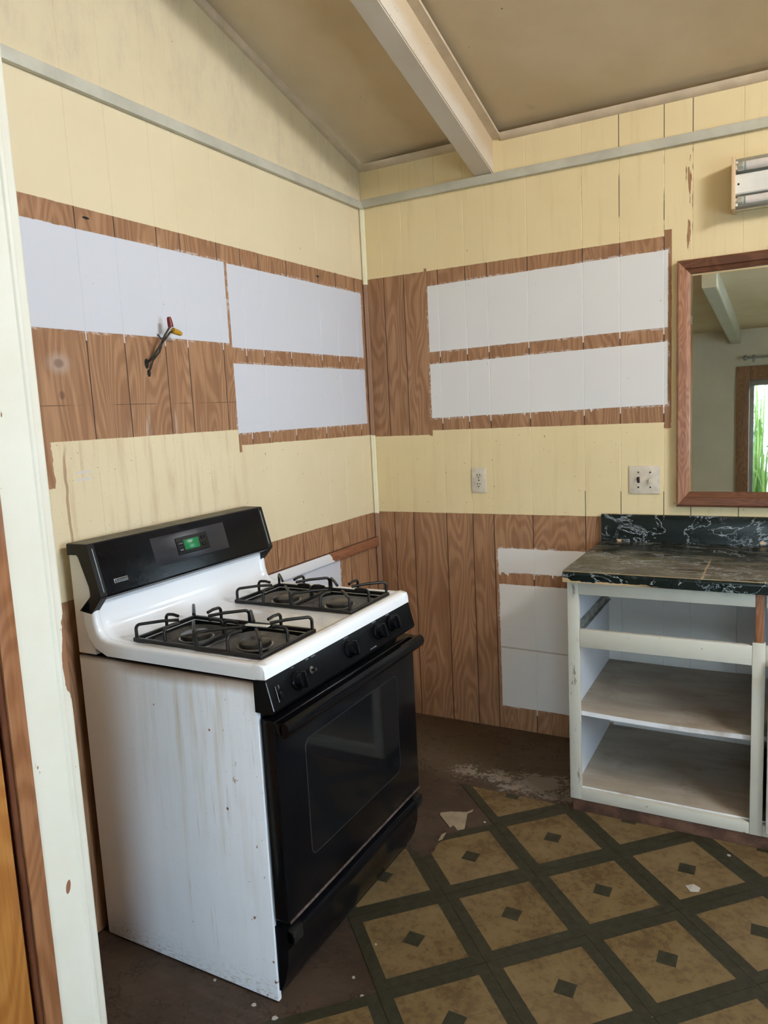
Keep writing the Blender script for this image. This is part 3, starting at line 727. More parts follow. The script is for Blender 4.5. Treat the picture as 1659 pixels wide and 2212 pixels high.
bm = B(); tube(bm, [(PX-0.004, -2.2575, 0.0), (PX-0.004, -2.2575, 2.05)], 0.0075, 10); box(bm, (PX-0.03, -2.277, 0), (PX-0.012, -2.250, 2.05)); struct(obj('trim_10', bm, M_CASING_DK, None, 40), 'dark varnished bead and door stop')
dr = struct(boxo('door_1', (PX-0.022, -2.90, 0.012), (PX+0.008, -2.277, 2.03), M_DOOR, None, 0.004), 'orange varnished door leaf at the far left edge')
for i in range(3):
    boxo('door_panel', (PX+0.008, -2.80, 0.25+i*0.58), (PX+0.014, -2.40, 0.75+i*0.58), M_DOOR, dr, 0.005)

# ---------------------------------------------------------------- vinyl tiles (12 inch, laid on the diagonal)
def clip(poly, nx, ny, c):   # keep nx*x+ny*y<=c
    out = []
    for i in range(len(poly)):
        a, b = poly[i], poly[(i+1) % len(poly)]; da = nx*a[0]+ny*a[1]-c; db = nx*b[0]+ny*b[1]-c
        if da <= 0: out.append(a)
        if (da < 0 < db) or (db < 0 < da):
            t = da/(da-db); out.append((a[0]+(b[0]-a[0])*t, a[1]+(b[1]-a[1])*t))
    return out
def jagged(poly, test, amp, rg):
    """roughen the edges whose both ends satisfy test"""
    out = []
    for i in range(len(poly)):
        a, b = poly[i], poly[(i+1) % len(poly)]; out.append(a)
        if test(a) and test(b):
            L = math.hypot(b[0]-a[0], b[1]-a[1]); n = max(1, int(L/0.02)); nxn, nyn = -(b[1]-a[1])/max(L, 1e-6), (b[0]-a[0])/max(L, 1e-6)
            for k in range(1, n):
                t = k/n+rg.uniform(-.2, .2)/n; d = rg.uniform(-amp, amp); out.append((a[0]+(b[0]-a[0])*t+nxn*d, a[1]+(b[1]-a[1])*t+nyn*d))
    return out
PT = 0.3075; HP = PT/2-0.0006; c45 = math.cos(math.pi/4); e = PT*c45
missing = {(-1, 0), (1, -2), (0, -2), (-1, -2), (-2, 0), (-3, 0), (-1, -1), (-2, -1), (-3, 1), (2, -3), (1, -3), (0, -3)}
trg = random.Random(2)
for i in range(-9, 13):
    for j in range(-9, 14):
        cx_, cy_ = 0.868+e*(i+j), -1.450+e*(i-j)
        if (i, j) in missing or not (0.45 < cx_ < 3.3 and -4.9 < cy_ < -0.45): continue
        if cx_ < 0.6 and cy_ > -2.0: continue
        poly = [(cx_, cy_-HP/c45), (cx_+HP/c45, cy_), (cx_, cy_+HP/c45), (cx_-HP/c45, cy_)]
        n0 = len(poly)
        poly = clip(poly, 0, 1, -0.577)           # cut along the old cabinet line
        if cx_ > 1.0: pass
        if (i, j) == (0+1, -1):                   # torn corner of the tile beside the stove
            poly = clip(poly, -1, 0.10, -(0.742)+0.10*-1.0); poly = jagged(poly, lambda p: abs(p[0]-0.742) < 0.03, 0.006, trg)
        if (i, j) == (0, -1):
            poly = clip(poly, 0.35, 1, -1.055+0.35*0.66); poly = jagged(poly, lambda p: abs(p[1]+0.35*p[0]-(-1.055+0.35*0.66)) < 0.01, 0.006, trg)
        poly = clip(poly, -1, 0, -(PX+0.012)); poly = clip(poly, 1, 0, XR-0.005); poly = clip(poly, 0, -1, 4.99)
        if len(poly) < 3: continue
        bm = B(); M = Matrix.Rotation(-math.pi/4, 2)
        lo, hi = [], []
        for p in poly:
            q = M @ Vector((p[0]-cx_, p[1]-cy_)); lo.append(bm.verts.new((q.x, q.y, 0))); hi.append(bm.verts.new((q.x, q.y, 0.0026)))
        m = len(poly); bm.faces.new(hi); bm.faces.new(lo[::-1])
        for k in range(m): bm.faces.new((lo[k], lo[(k+1) % m], hi[(k+1) % m], hi[k]))
        o = obj('tile', bm, M_TILE, None); COL.objects.unlink(o); o.location = (cx_, cy_, 0.0); o.rotation_euler = (0, 0, math.pi/4)
        o.rotation_euler[2] += trg.uniform(-0.003, 0.003); link(o, floor)

# loose bits on the floor
def flat_piece(name, pts, z, th, mat, curl=0.0):
    bm = B(); hi = [bm.verts.new((p[0], p[1], z+th+(p[2] if len(p) > 2 else 0))) for p in pts]; lo = [bm.verts.new((p[0], p[1], z+(p[2] if len(p) > 2 else 0))) for p in pts]
    n = len(pts); bm.faces.new(hi); bm.faces.new(lo[::-1])
    for k in range(n): bm.faces.new((lo[k], lo[(k+1) % n], hi[(k+1) % n], hi[k]))
    return obj(name, bm, mat)
tag(flat_piece('vinyl_scrap', [(0.664, -0.806, .002), (0.698, -0.786, .003), (0.749, -0.763), (0.769, -0.742, .006), (0.771, -0.757, .004), (0.756, -0.770), (0.785, -0.868), (0.766, -0.888), (0.740, -0.864), (0.735, -0.884, .001), (0.668, -0.822, .003)], 0.0005, 0.0014, M_VINYLSCRAP), 'large torn cream scrap lying on the bare dark floor beside the stove', 'scrap')
tag(flat_piece('vinyl_scrap', [(0.726, -0.938), (0.737, -0.922, .002), (0.741, -0.962), (0.731, -0.978)], 0.0028, 0.0012, M_VINYLSCRAP), 'narrow cream scrap at the torn tile corner beside the stove', 'scrap')
tag(flat_piece('paint_flake', [(1.526, -0.891), (1.548, -0.877, .003), (1.569, -0.886, .001), (1.566, -0.906), (1.543, -0.917, .002)], 0.0028, 0.001, M_CHIP), 'round white paint flake lying on a cream tile in front of the cabinet', 'paint flake')
for (cx_, cy_, s_, on, where) in ((0.702, -1.109, .006, 0, 'at the torn tile corner beside the stove door'), (0.781, -1.517, .004, 1, 'on the tile nearest the stove drawer'), (0.839, -1.695, .006, 0, 'in the green band right of the bare floor patch'),
        (0.837, -0.803, .005, 1, 'in the green band right of the large cream scrap'), (1.634, -0.671, .006, 1, 'in the green band before the cabinet'), (0.675, -1.850, .008, 0, 'just in front of the stove corner'), (0.600, -1.838, .006, 0, 'along the bottom of the stove side near its front'), (0.786, -1.648, .005, 0, 'on the bare brown patch right of the stove corner'), (0.450, -1.815, .005, 0, 'along the bottom of the stove side at its middle')):
    a = trg.uniform(0, 3); pts = [(cx_+s_*math.cos(a+t)*(1+0.3*math.sin(3*t)), cy_+s_*math.sin(a+t)) for t in (0, 1.1, 2.4, 3.6, 5.0)]
    tag(flat_piece('paint_chip', pts, 0.0028 if on else 0.0003, 0.002, M_CHIP), 'tiny pale paint chip '+where, 'paint chip', 'paint chips scattered on the floor')

# ---------------------------------------------------------------- text helper
def text(name, s, size, loc, right, upv, mat, parent, align='CENTER', ext=0.0004):
    cu = bpy.data.curves.new('t', 'FONT'); cu.body = s; cu.size = size; cu.align_x = align; cu.align_y = 'CENTER'; cu.extrude = ext; cu.resolution_u = 2
    to = bpy.data.objects.new('t', cu); COL.objects.link(to); bpy.context.view_layer.update()
    me = bpy.data.meshes.new_from_object(to.evaluated_get(bpy.context.evaluated_depsgraph_get()))
    bpy.data.objects.remove(to)
    r, u = Vector(right).normalized(), Vector(upv).normalized(); n = r.cross(u)
    me.transform(Matrix(((r.x, u.x, n.x, loc[0]), (r.y, u.y, n.y, loc[1]), (r.z, u.z, n.z, loc[2]), (0, 0, 0, 1))))
    me.materials.clear(); me.materials.append(mat)
    o = bpy.data.objects.new(name, me); return link(o, parent)

# ---------------------------------------------------------------- stove
Y0, Y1, SXB = -1.806, -1.044, 0.033
stove = thing('gas_stove', 'white and black gas stove with stained white side and green clock', 'stove', (0.36, -1.425, 0.0))
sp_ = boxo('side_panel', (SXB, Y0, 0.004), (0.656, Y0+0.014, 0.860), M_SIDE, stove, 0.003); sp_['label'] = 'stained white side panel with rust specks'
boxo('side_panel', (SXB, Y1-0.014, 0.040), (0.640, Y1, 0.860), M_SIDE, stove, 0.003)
boxo('back_panel', (SXB, Y0+0.014, 0.03), (SXB+0.01, Y1-0.014, 0.868), M_BLACKMAT, stove)
boxo('oven_body', (SXB+0.02, Y0+0.016, 0.012), (0.650, Y1-0.016, 0.840), M_BLACKMAT, stove)

# cooktop: one pressed enamel sheet, swept profile with rolled ends and two burner wells
prof = [(.104, 1.022), (.1055, .985), (.109, .955), (.116, .931), (.130, .914), (.150, .9055), (.175, .9025), (.200, .9015), (.213, .901), (.425, .901), (.637, .901), (.644, .9015), (.650, .904), (.656, .9085), (.664, .910), (.675, .9085), (.684, .903), (.689, .894), (.6905, .873), (.660, .871)]
nor = []
for i in range(len(prof)):
    a, b = prof[max(i-1, 0)], prof[min(i+1, len(prof)-1)]; dx, dz = b[0]-a[0], b[1]-a[1]; L = math.hypot(dx, dz); nor.append((-dz/L, dx/L))
nor[-2] = (1, 0); nor[-1] = (0, -0.0)
def roll(yy, s): return [(yy, -.034), (yy, -.004), (yy+s*.0015, .003), (yy+s*.005, .0068), (yy+s*.012, .0085), (yy+s*.020, .0072), (yy+s*.026, .002), (yy+s*.031, 0)]
sta = roll(Y0-0.003, 1)+[(-1.752, 0), (-1.528, 0), (-1.425, 0), (-1.322, 0), (-1.098, 0)]+roll(Y1+0.003, -1)[::-1]
bm = B(); grid = []
for (yy, off) in sta:
    row = []
    for (px_, pz_), (nx_, nz_) in zip(prof, nor):
        o_ = off
        if px_ > 0.645 and px_ < 0.689 and off > 0: o_ = max(0, off-(pz_-.901))
        if px_ >= 0.655 and off > 0 and pz_ < .9: o_ = 0
        if px_ >= 0.684 and off < 0: o_ = off*0.08
        zz = pz_+nz_*o_
        if off < -.01:
            zz = max(zz, .8695)
            if px_ >= .15:
                row.append(bm.verts.new((px_, yy, .8695))); continue
        row.append(bm.verts.new((px_+nx_*o_, yy, zz)))
    grid.append(row)
for i in range(len(sta)-1):
    for k in range(len(prof)-1):
        ym = (sta[i][0]+sta[i+1][0])/2; xm = (prof[k][0]+prof[k+1][0])/2
        if .213 < xm < .637 and (-1.752 < ym < -1.528 or -1.322 < ym < -1.098): continue
        bm.faces.new((grid[i][k], grid[i+1][k], grid[i+1][k+1], grid[i][k+1]))
ct = obj('cooktop', bm, M_ENAMEL, stove, 60)
ct.data.flip_normals()
md = ct.modifiers.new('soft', 'SUBSURF'); md.levels = 0; md.render_levels = 0
def squircle(bm, c, rings, n=32, p=4.0):
    R = []
    for (r, h) in rings:
        R.append([bm.verts.new((c[0]+r*math.copysign(abs(math.cos(t))**(2/p), math.cos(t)), c[1]+r*math.copysign(abs(math.sin(t))**(2/p), math.sin(t)), c[2]+h)) for t in (2*math.pi*k/n for k in range(n))])
    for A, C in zip(R, R[1:]):
        for k in range(n): bm.faces.new((A[k], A[(k+1) % n], C[(k+1) % n], C[k]))
    return R
for yc in (-1.640, -1.210):
    bm = B()
    a, b = yc-.112, yc+.112
    for q in (((.213, a, .870), (.637, a, .901)), ((.213, b, .870), (.637, b, .901)), ((.213, a, .870), (.213, b, .901)), ((.637, a, .870), (.637, b, .901)), ((.213, a, .868), (.637, b, .870))):
        l_, h_ = Vector(q[0]), Vector(q[1]); d_ = h_-l_
        box(bm, l_-Vector((.001 if d_.x < .001 else 0, .001 if d_.y < .001 else 0, 0)), h_+Vector((.001 if d_.x < .001 else 0, .001 if d_.y < .001 else 0, 0)))
    well = obj('burner_well', bm, M_BLACKMAT, stove)
    for xc in (.322, .530):
        bm = B(); R = squircle(bm, (xc, yc, .888), [(.1035, .002), (.1015, .0085), (.092, .006), (.072, -.006), (.056, -.012), (.040, -.013)]); bm.faces.new(R[-1][::-1])
        pan = obj('drip_pan', bm, M_PAN, stove, 60)
        bm = B(); lathe(bm, [(.034, .876), (.036, .884), (.040, .886), (.040, .892), (.043, .893), (.044, .898), (.043, .9035), (.038, .9065), (.015, .908), (0, .908)], (xc, yc, 0), n=32)
        bc = obj('burner', bm, M_CAP, stove, 40)
        bm = B(); lathe(bm, [(.0455, .8895), (.0490, .889), (.0490, .8925), (.0455, .893), (.0455, .8895)], (xc, yc, 0), n=32); obj('trim_ring', bm, M_BRIGHT, bc, 40)

# control panel and its fittings
nP = Vector((.965, 0, .263)).normalized(); uP = Vector((-.263, 0, .965)).normalized()
def onpanel(y, z, out=0.0): return Vector((.688+(.872-z)*.2727, y, z))+nP*out
bm = B(); fs = prism(bm, [(.652, .866), (.688, .8715), (.6905, .866), (.709, .797), (.706, .789), (.699, .786), (.652, .787)], 1, Y0-0.002, Y1+0.002)
cp = obj('control_panel', bm, M_BLACKP, stove, 30); cp['label'] = 'black slanted control panel'
bm = B(); tube(bm, [onpanel(Y0-0.001, .866), onpanel(Y0-0.001, .797)], .0013, 6); obj('edge_highlight', bm, M_EDGESHINE, cp, 60)  # pale strip drawn in as the highlight on the panel's left bevel
def knob(y, z, ang):
    bm = B(); c = onpanel(y, z)
    lathe(bm, [(0, .0005), (.0245, .0005), (.0250, .004), (.0235, .007), (.0205, .010), (.0195, .022), (.018, .026), (0, .027)], c, nP, 28)
    k = obj('knob', bm, M_BLACK, stove, 40)
    bm = B(); box(bm, (-.0045, -.0205, .010), (.0045, .0215, .034), 0.003)
    r_ = Vector((0, 1, 0)); R_ = Matrix((r_, uP, nP)).transposed().to_4x4() @ Matrix.Rotation(ang, 4, 'Z'); bm.transform(Matrix.Translation(c) @ R_)
    obj('grip', bm, M_BLACK, k, 40); return k
for (ky, kz, ka) in ((-1.694, .833, 0.0), (-1.438, .836, 0.05), (-1.270, .838, 0.0), (-1.183, .840, 0.0)): knob(ky, kz, ka)
bm = B(); lathe(bm, [(0, 0), (.010, 0), (.010, .002), (.004, .003), (.004, .016), (0, .016)], onpanel(-1.626, .838), nP, 14); obj('bare_knob_stem', bm, M_CAP, stove, 40)
bm = B(); box(bm, (-.010, -.0205, 0), (.010, .0205, .0025), .001); box(bm, (-.006, -.014, .0025), (.006, .002, .0055), .001)
bm.transform(Matrix.Translation(onpanel(-1.771, .829)) @ Matrix((Vector((0, 1, 0)), uP, nP)).transposed().to_4x4()); obj('rocker_switch', bm, M_BLACK, stove, 40)
bm = B(); box(bm, (-.0115, -.020, 0.002), (-.0102, .020, .0032)); bm.transform(Matrix.Translation(onpanel(-1.771, .829)) @ Matrix((Vector((0, 1, 0)), uP, nP)).transposed().to_4x4()); obj('switch_edge', bm, M_EDGESHINE, cp)
def ptext(s, size, y, z, mat=None): return text('printed_label', s, size, onpanel(y, z, .0003), (0, 1, 0), uP, mat or M_PRINT, cp)
ptext('OVEN\nLIGHT', .0075, -1.773, .8585)
ptext('OFF', .0075, -1.698, .8655); ptext('LITE', .0065, -1.728, .8600); ptext('HI', .0065, -1.737, .8535)
ptext('OFF', .0075, -1.632, .8665); ptext('WARM\nLO', .0060, -1.603, .8640)
ptext('OFF BAKE', .0055, -1.438, .8665); ptext('LITE OFF', .0055, -1.275, .8675); ptext('LITE OFF', .0055, -1.190, .8675)
ptext('OVEN CONTROL', .0048, -1.315, .803)
def dial(y, z, a0, a1, n, r):
    bm = B()
    for k in range(n):
        t = a0+(a1-a0)*k/(n-1); c = onpanel(y, z, .0002)+Vector((0, 1, 0))*(r*math.cos(t))+uP*(r*math.sin(t)); l = .0026 if k % 3 == 0 else .0013
        d = Vector((0, 1, 0))*math.cos(t)+uP*math.sin(t); s_ = Vector((0, 1, 0))*-math.sin(t)+uP*math.cos(t)
        q = [c+d*l+s_*.0009, c-d*l+s_*.0009, c-d*l-s_*.0009, c+d*l-s_*.0009]; bm.faces.new([bm.verts.new(p) for p in q])
    obj('dial_marks', bm, M_PRINT, cp)
dial(-1.694, .833, math.radians(185), math.radians(315), 16, .0305)
dial(-1.626, .838, math.radians(165), math.radians(385), 26, .0300)
dial(-1.270, .838, math.radians(185), math.radians(300), 14, .0290)
for (yy, zz) in ((-1.727, .8435), (-1.661, .8515), (-1.303, .8500)):
    bm = B(); box(bm, (-.0050, -.0022, 0.0001), (.0050, .0022, .0005)); bm.transform(Matrix.Translation(onpanel(yy, zz)) @ Matrix((Vector((0, 1, 0)), uP, nP)).transposed().to_4x4() @ Matrix.Rotation(.35, 4, 'Z')); obj('red_mark', bm, M_PRINTRED, cp)

# oven door
bm = B(); box(bm, (.658, Y0+.004, .232), (.704, Y1-.004, .768), .006, 3)
door = obj('oven_door', bm, M_BLACK, stove, 40)
bm = B()
pts = []
ya, yb, za, zb, rr = -1.684, -1.178, .352, .672, .022
for (cy_, cz_, a0) in ((yb-rr, zb-rr, 0), (ya+rr, zb-rr, 90), (ya+rr, za+rr, 180), (yb-rr, za+rr, 270)):
    pts += [(cy_+rr*math.cos(math.radians(a0+t)), cz_+rr*math.sin(math.radians(a0+t))) for t in (0, 22, 45, 67, 90)]
prism(bm, pts, 0, .7036, .7048); obj('oven_window', bm, M_DOORGLASS, door)
bm = B(); tube(bm, [(.7042, p[0], p[1]) for p in pts+pts[:1]], .0012, 5, False); obj('window_rim', bm, M_PANELGREY, door)
bm = B()
hp = [(.722, .731), (.731, .728), (.741, .735), (.745, .748), (.742, .762), (.732, .769), (.721, .766), (.717, .750)]
prism(bm, hp, 1, Y0+.004, Y1-.004)
for yy in (Y0+.004, Y1-.040): box(bm, (.702, yy, .735), (.726, yy+.036, .765), .003)
obj('door_handle', bm, M_BLACK, door, 40)
rub = boxo('rubbed_edge', (.7030, Y0+.010, .231), (.7062, Y1-.006, .2385), M_RUSTLINE, door, .001); rub['label'] = 'rubbed pinkish rusty lower edge'
# storage drawer
bm = B(); prism(bm, [(.600, .034), (.662, .034), (.676, .060), (.690, .110), (.694, .158), (.701, .168), (.712, .180), (.714, .196), (.708, .208), (.696, .213), (.600, .213)], 1, Y0+.006, Y1-.006)
drw = obj('storage_drawer', bm, M_BLACK, stove, 35)
for yy in (Y0+.006, Y1-.050): boxo('drawer_pull_end', (.690, yy, .176), (.7145, yy+.044, .2135), M_BLACKMAT, drw, .005)
for yy in (Y0+.05, Y1-.05):
    for xx in (.10, .60):
        bm = B(); lathe(bm, [(0, 0), (.016, 0), (.016, .008), (.008, .010), (.008, .04), (0, .04)], (xx, yy, 0), n=12); obj('levelling_foot', bm, M_BLACKMAT, stove, 40)

# backguard
bg = boxo('backguard', (SXB, Y0+.001, .866), (.102, Y1-.001, 1.150), M_ENAMEL, stove, .003)
CAPP = [(SXB-.001, 1.176), (.110, 1.178), (.1135, 1.1755), (.1500, 1.036), (.1485, 1.030), (.106, .984), (.060, .990), (.1085, 1.034), (.1090, 1.046), (.106, 1.060), (.074, 1.142), (.068, 1.1475), (SXB-.001, 1.146)]
bm = B(); prism(bm, [(SXB-.001, 1.176), (.110, 1.178), (.1135, 1.1755), (.1500, 1.036), (.1485, 1.030), (.136, 1.021), (.1085, 1.026), (.1085, 1.150), (SXB-.001, 1.146)], 1, Y0+.020, Y1-.020)
hood = obj('fascia', bm, M_BLACK, bg, 25); hood['label'] = 'glossy black clock fascia'
for ya_, yb_ in ((Y0-.003, Y0+.020), (Y1-.020, Y1+.003)):
    bm = B(); prism(bm, CAPP, 1, ya_, yb_); obj('end_cap', bm, M_BLACKMAT, bg, 25)
boxo('dusty_top', (SXB, Y0-.001, 1.1755), (.108, Y1+.001, 1.1785), M_BLACKDUST, bg)
tF = Vector((-.2540, 0, .9672)).normalized(); nF = Vector((.9672, 0, .2540)).normalized()
def onface(y, z, out=0.0): return Vector((.1130+(1.1755-z)*.2617, y, z))+nF*out
def faceplate(name, y0, y1, z0, z1, th, mat, parent, r=.004, base=0.0):
    bm = B(); h = (z1-z0)/2/tF.z*1.0; w = (y1-y0)/2
    box(bm, (-w, -h, base), (w, h, base+th), min(r, th*.45), 2)
    bm.transform(Matrix.Translation(onface((y0+y1)/2, (z0+z1)/2)) @ Matrix((Vector((0, 1, 0)), tF, nF)).transposed().to_4x4())
    return obj(name, bm, mat, parent, 40)
faceplate('clock_panel', -1.588, -1.262, 1.071, 1.156, .0010, M_PANELGREY, hood)
ck = faceplate('clock', -1.492, -1.352, 1.087, 1.140, .0045, M_BLACKMAT, hood, .004)
faceplate('display', -1.462, -1.396, 1.0985, 1.1300, .0006, M_LCD, hood, base=.0043)
for (yy, zz) in ((-1.478, 1.121), (-1.478, 1.101), (-1.376, 1.126), (-1.376, 1.104)):
    faceplate('clock_button', yy-.010, yy+.010, zz-.005, zz+.005, .0012, M_BLACKP, hood, .0005, .0043)
for s_, yy, zz in (('CLOCK', -1.478, 1.121), ('TIMER', -1.478, 1.101), ('^', -1.376, 1.126), ('v', -1.376, 1.104)):
    text('printed_label', s_, .0056, onface(yy, zz, .0056), (0, 1, 0), tF, M_PRINT, hood)
bd = faceplate('badge', -1.752, -1.704, 1.0605, 1.0720, .0012, M_BRIGHT, hood, .0005)
faceplate('badge_field', -1.7505, -1.7055, 1.0618, 1.0707, .0004, M_BLACKMAT, hood, .0001, .0011)
text('badge_lettering', 'Kenmore', .0105, onface(-1.7275, 1.0660, .0017), (0, 1, 0), tF, M_EDGESHINE, hood)
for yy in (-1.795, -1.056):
    faceplate('edge_highlight', yy-.0012, yy+.0012, 1.045, 1.165, .0012, M_EDGESHINE, hood, .0004)  # thin pale strips painting the shine along both fascia edges

# burner grates: two lift-off grates, a rectangular frame with cross bar and eight fingers per burner
def grate(yc, label):
    g = thing('burner_grate', label, 'grate', (.425, yc, .902), 'burner grates on the stove')
    x0_, xm_, x1_, y0_, y1_ = .208, .425, .642, yc-.117, yc+.117
    bm = B(); zf = .9085
    def bar(p, q):
        p, q = Vector(p), Vector(q); d = (q-p).normalized(); s_ = Vector((-d.y, d.x, 0))*.0052
        vs = [bm.verts.new(a+b+Vector((0, 0, h))) for a in (p-d*.004, q+d*.004) for b in (-s_, s_) for h in (-.0055, .0055)]
        for f in ((0, 1, 3, 2), (4, 6, 7, 5), (0, 4, 5, 1), (2, 3, 7, 6), (0, 2, 6, 4), (1, 5, 7, 3)): bm.faces.new([vs[i] for i in f])
    for p, q in (((x0_, y0_), (x1_, y0_)), ((x0_, y1_), (x1_, y1_)), ((x0_, y0_), (x0_, y1_)), ((x1_, y0_), (x1_, y1_)), ((xm_, y0_), (xm_, y1_))): bar((*p, zf), (*q, zf))
    bmesh.ops.bevel(bm, geom=list(bm.edges), offset=.0018, segments=1, affect='EDGES')
    obj('grate_frame', bm, M_GRATE, g, 40)
    for xa, xb in ((x0_, xm_), (xm_, x1_)):
        c = Vector(((xa+xb)/2, yc, 0))
        for sx, sy in ((-1, -1), (-1, 0), (-1, 1), (0, -1), (0, 1), (1, -1), (1, 0), (1, 1)):
            base = Vector((c.x+sx*((xb-xa)/2-.003), c.y+sy*.114, 0)); d = (c-base); L = d.length; d.normalize()
            end = L-(.040 if sx*sy else .058); top = .949; r_ = .012
            bm = B()
            pts = [base+Vector((0, 0, .911)), base+Vector((0, 0, top-r_))]+[base+d*(r_*(1-math.cos(t)))+Vector((0, 0, top-r_+r_*math.sin(t))) for t in (.4, .8, 1.2, 1.5708)]+[base+d*(end*.6)+Vector((0, 0, top+.001)), base+d*end+Vector((0, 0, top-.002))]
            tube(bm, pts, .0046, 8); obj('finger', bm, M_GRATE, g, 60)
    return g
grate(-1.640, 'black iron burner grate on the nearer left half of the cooktop, white strip on it')
grate(-1.210, 'black iron burner grate on the far right half of the cooktop')
bm = B(); box(bm, (-.034, -.0085, 0), (.034, .0085, .003), .001); bm.transform(Matrix.Translation((.562, -1.664, .9545)) @ Matrix.Rotation(math.radians(6), 4, 'Z'))
tag(obj('white_strip', bm, M_WHITECARD), 'small flat white strip lying on the nearer burner grate', 'strip')

# ---------------------------------------------------------------- cleat on the left wall
def cleat_mat():
    nb = NB('cleat_partly_painted'); x, y, z = nb.xyz()
    c, f = grain(nb, z+x, y, nb.rnd(), (0.19, 0.070, 0.035), (0.28, 0.11, 0.052), (0.36, 0.16, 0.085), 2.0)
    e = nb.noise(nb.vec(y*40, z*90, x), 1.0, 3.0)-0.5
    nx, ny, nz = nb.normal_z()
    pm = nb.ss(y+e*0.05+(z-0.865)*1.2, -0.445, -0.452)*nb.ss(nz, 0.5, 0.3)
    c = nb.mix(pm, c, (0.79, 0.78, 0.79))
    c = nb.mix(nb.ss(nz, 0.5, 0.8)*0.7, c, (0.09, 0.055, 0.035))
    return nb.out(c, 0.55, 0, 0.3, f, 0.0008)
tag(boxo('wall_cleat', (0.0, -1.02, 0.846), (0.020, -0.0225, 0.8905), cleat_mat(), None, .002), 'wooden cleat nailed along the left wall behind the stove, partly painted white', 'cleat')

# ---------------------------------------------------------------- dangling wires on the left wall
wr = thing('dangling_wires', 'old dark wires with red and yellow caps hanging out of the left wall', 'wires', (0.0, -1.42, 1.68))
bm = B(); tube(bm, [(-.005, -1.421, 1.684), (.010, -1.415, 1.690), (.028, -1.398, 1.722), (.036, -1.384, 1.744), (.040, -1.374, 1.765), (.046, -1.361, 1.786), (.050, -1.352, 1.798)], .0034, 8); obj('wire', bm, M_WIRE, wr, 60)
bm = B(); tube(bm, [(-.005, -1.418, 1.681), (.012, -1.410, 1.694), (.033, -1.395, 1.715), (.032, -1.378, 1.745), (.046, -1.371, 1.762), (.044, -1.352, 1.778), (.047, -1.340, 1.783)], .0032, 8); obj('wire', bm, M_WIRE, wr, 60)
bm = B(); tube(bm, [(.036, -1.384, 1.742), (.048, -1.391, 1.752), (.050, -1.403, 1.758), (.046, -1.410, 1.768)], .0022, 6); obj('wire', bm, M_WIRE, wr, 60)
bm = B(); tube(bm, [(-.004, -1.417, 1.652), (.006, -1.412, 1.664), (.012, -1.404, 1.690), (.026, -1.393, 1.712)], .0026, 6); obj('wire', bm, M_WIRE, wr, 60)
bm = B(); lathe(bm, [(0, -.002), (.0092, 0), (.0088, .012), (.0075, .026), (.0055, .031), (0, .0325)], (.049, -1.352, 1.794), Vector((0, -.18, 1)), 12); obj('wire_cap', bm, M_NUTRED, wr, 50)['label'] = 'red wire cap'
bm = B(); lathe(bm, [(0, -.002), (.0100, 0), (.0094, .014), (.0080, .032), (.0060, .038), (0, .039)], (.047, -1.343, 1.784), Vector((0, 1, -.22)), 12); obj('wire_cap', bm, M_NUTYEL, wr, 50)['label'] = 'yellow wire cap'

# ---------------------------------------------------------------- outlet and switches on the back wall
ol = thing('wall_outlet', 'beige double wall outlet low on the yellow back wall', 'outlet', (.544, 0, 1.165))
boxo('cover_plate', (.509, -.006, 1.109), (.579, 0.0, 1.222), M_PLATE, ol, .0028)
for zz in (1.1855, 1.1455):
    bm = B(); pr = [(.544+.0165*math.cos(t)*1.0, zz+max(-.0135, min(.0135, .0165*math.sin(t)))) for t in (2*math.pi*k/24 for k in range(24))]
    prism(bm, pr, 1, -.0085, -.0055); rc = obj('receptacle', bm, M_IVORY, ol)
    bm = B(); box(bm, (.5365, -.0092, zz-.001), (.5392, -.0082, zz+.0085)); box(bm, (.5485, -.0092, zz), (.5510, -.0082, zz+.008)); box(bm, (.5412, -.0092, zz-.0105), (.5462, -.0082, zz-.0052)); obj('slots', bm, M_SLOT, rc)
bm = B(); lathe(bm, [(0, 0), (.0032, 0), (.003, .0015), (0, .002)], (.544, -.006, 1.1655), (0, -1, 0), 10); obj('screw', bm, M_SCREW, ol)
sw = thing('light_switch', 'beige double light switch plate left of the mirror, one toggle brown', 'switch', (1.2625, 0, 1.169))
boxo('cover_plate', (1.201, -.006, 1.1105), (1.3225, 0.0, 1.2255), M_PLATE, sw, .0028)
for xx, mt, up_, lb in ((1.2385, M_BROWNPL, 1, 'brown toggle'), (1.2850, M_IVORY, -1, 'ivory toggle')):
    bm = B(); box(bm, (xx-.0052, -.0066, 1.155), (xx+.0052, -.0055, 1.180)); slot = obj('toggle_slot', bm, M_SLOT if up_ > 0 else M_IVORY, sw)
    bm = B(); prism(bm, [(-.006, 1.168-.006), (-.006, 1.168+.006), (-.0205, 1.168+.0065*up_+.0042), (-.0205, 1.168+.0065*up_-.0030)], 0, xx-.0042, xx+.0042); tg = obj('toggle', bm, mt if up_ > 0 else mt, sw); tg['label'] = lb
    for zz in (1.1375, 1.1985):
        bm = B(); lathe(bm, [(0, 0), (.0036, 0), (.0034, .0015), (0, .002)], (xx, -.006, zz), (0, -1, 0), 10); obj('screw', bm, M_SCREW, sw)

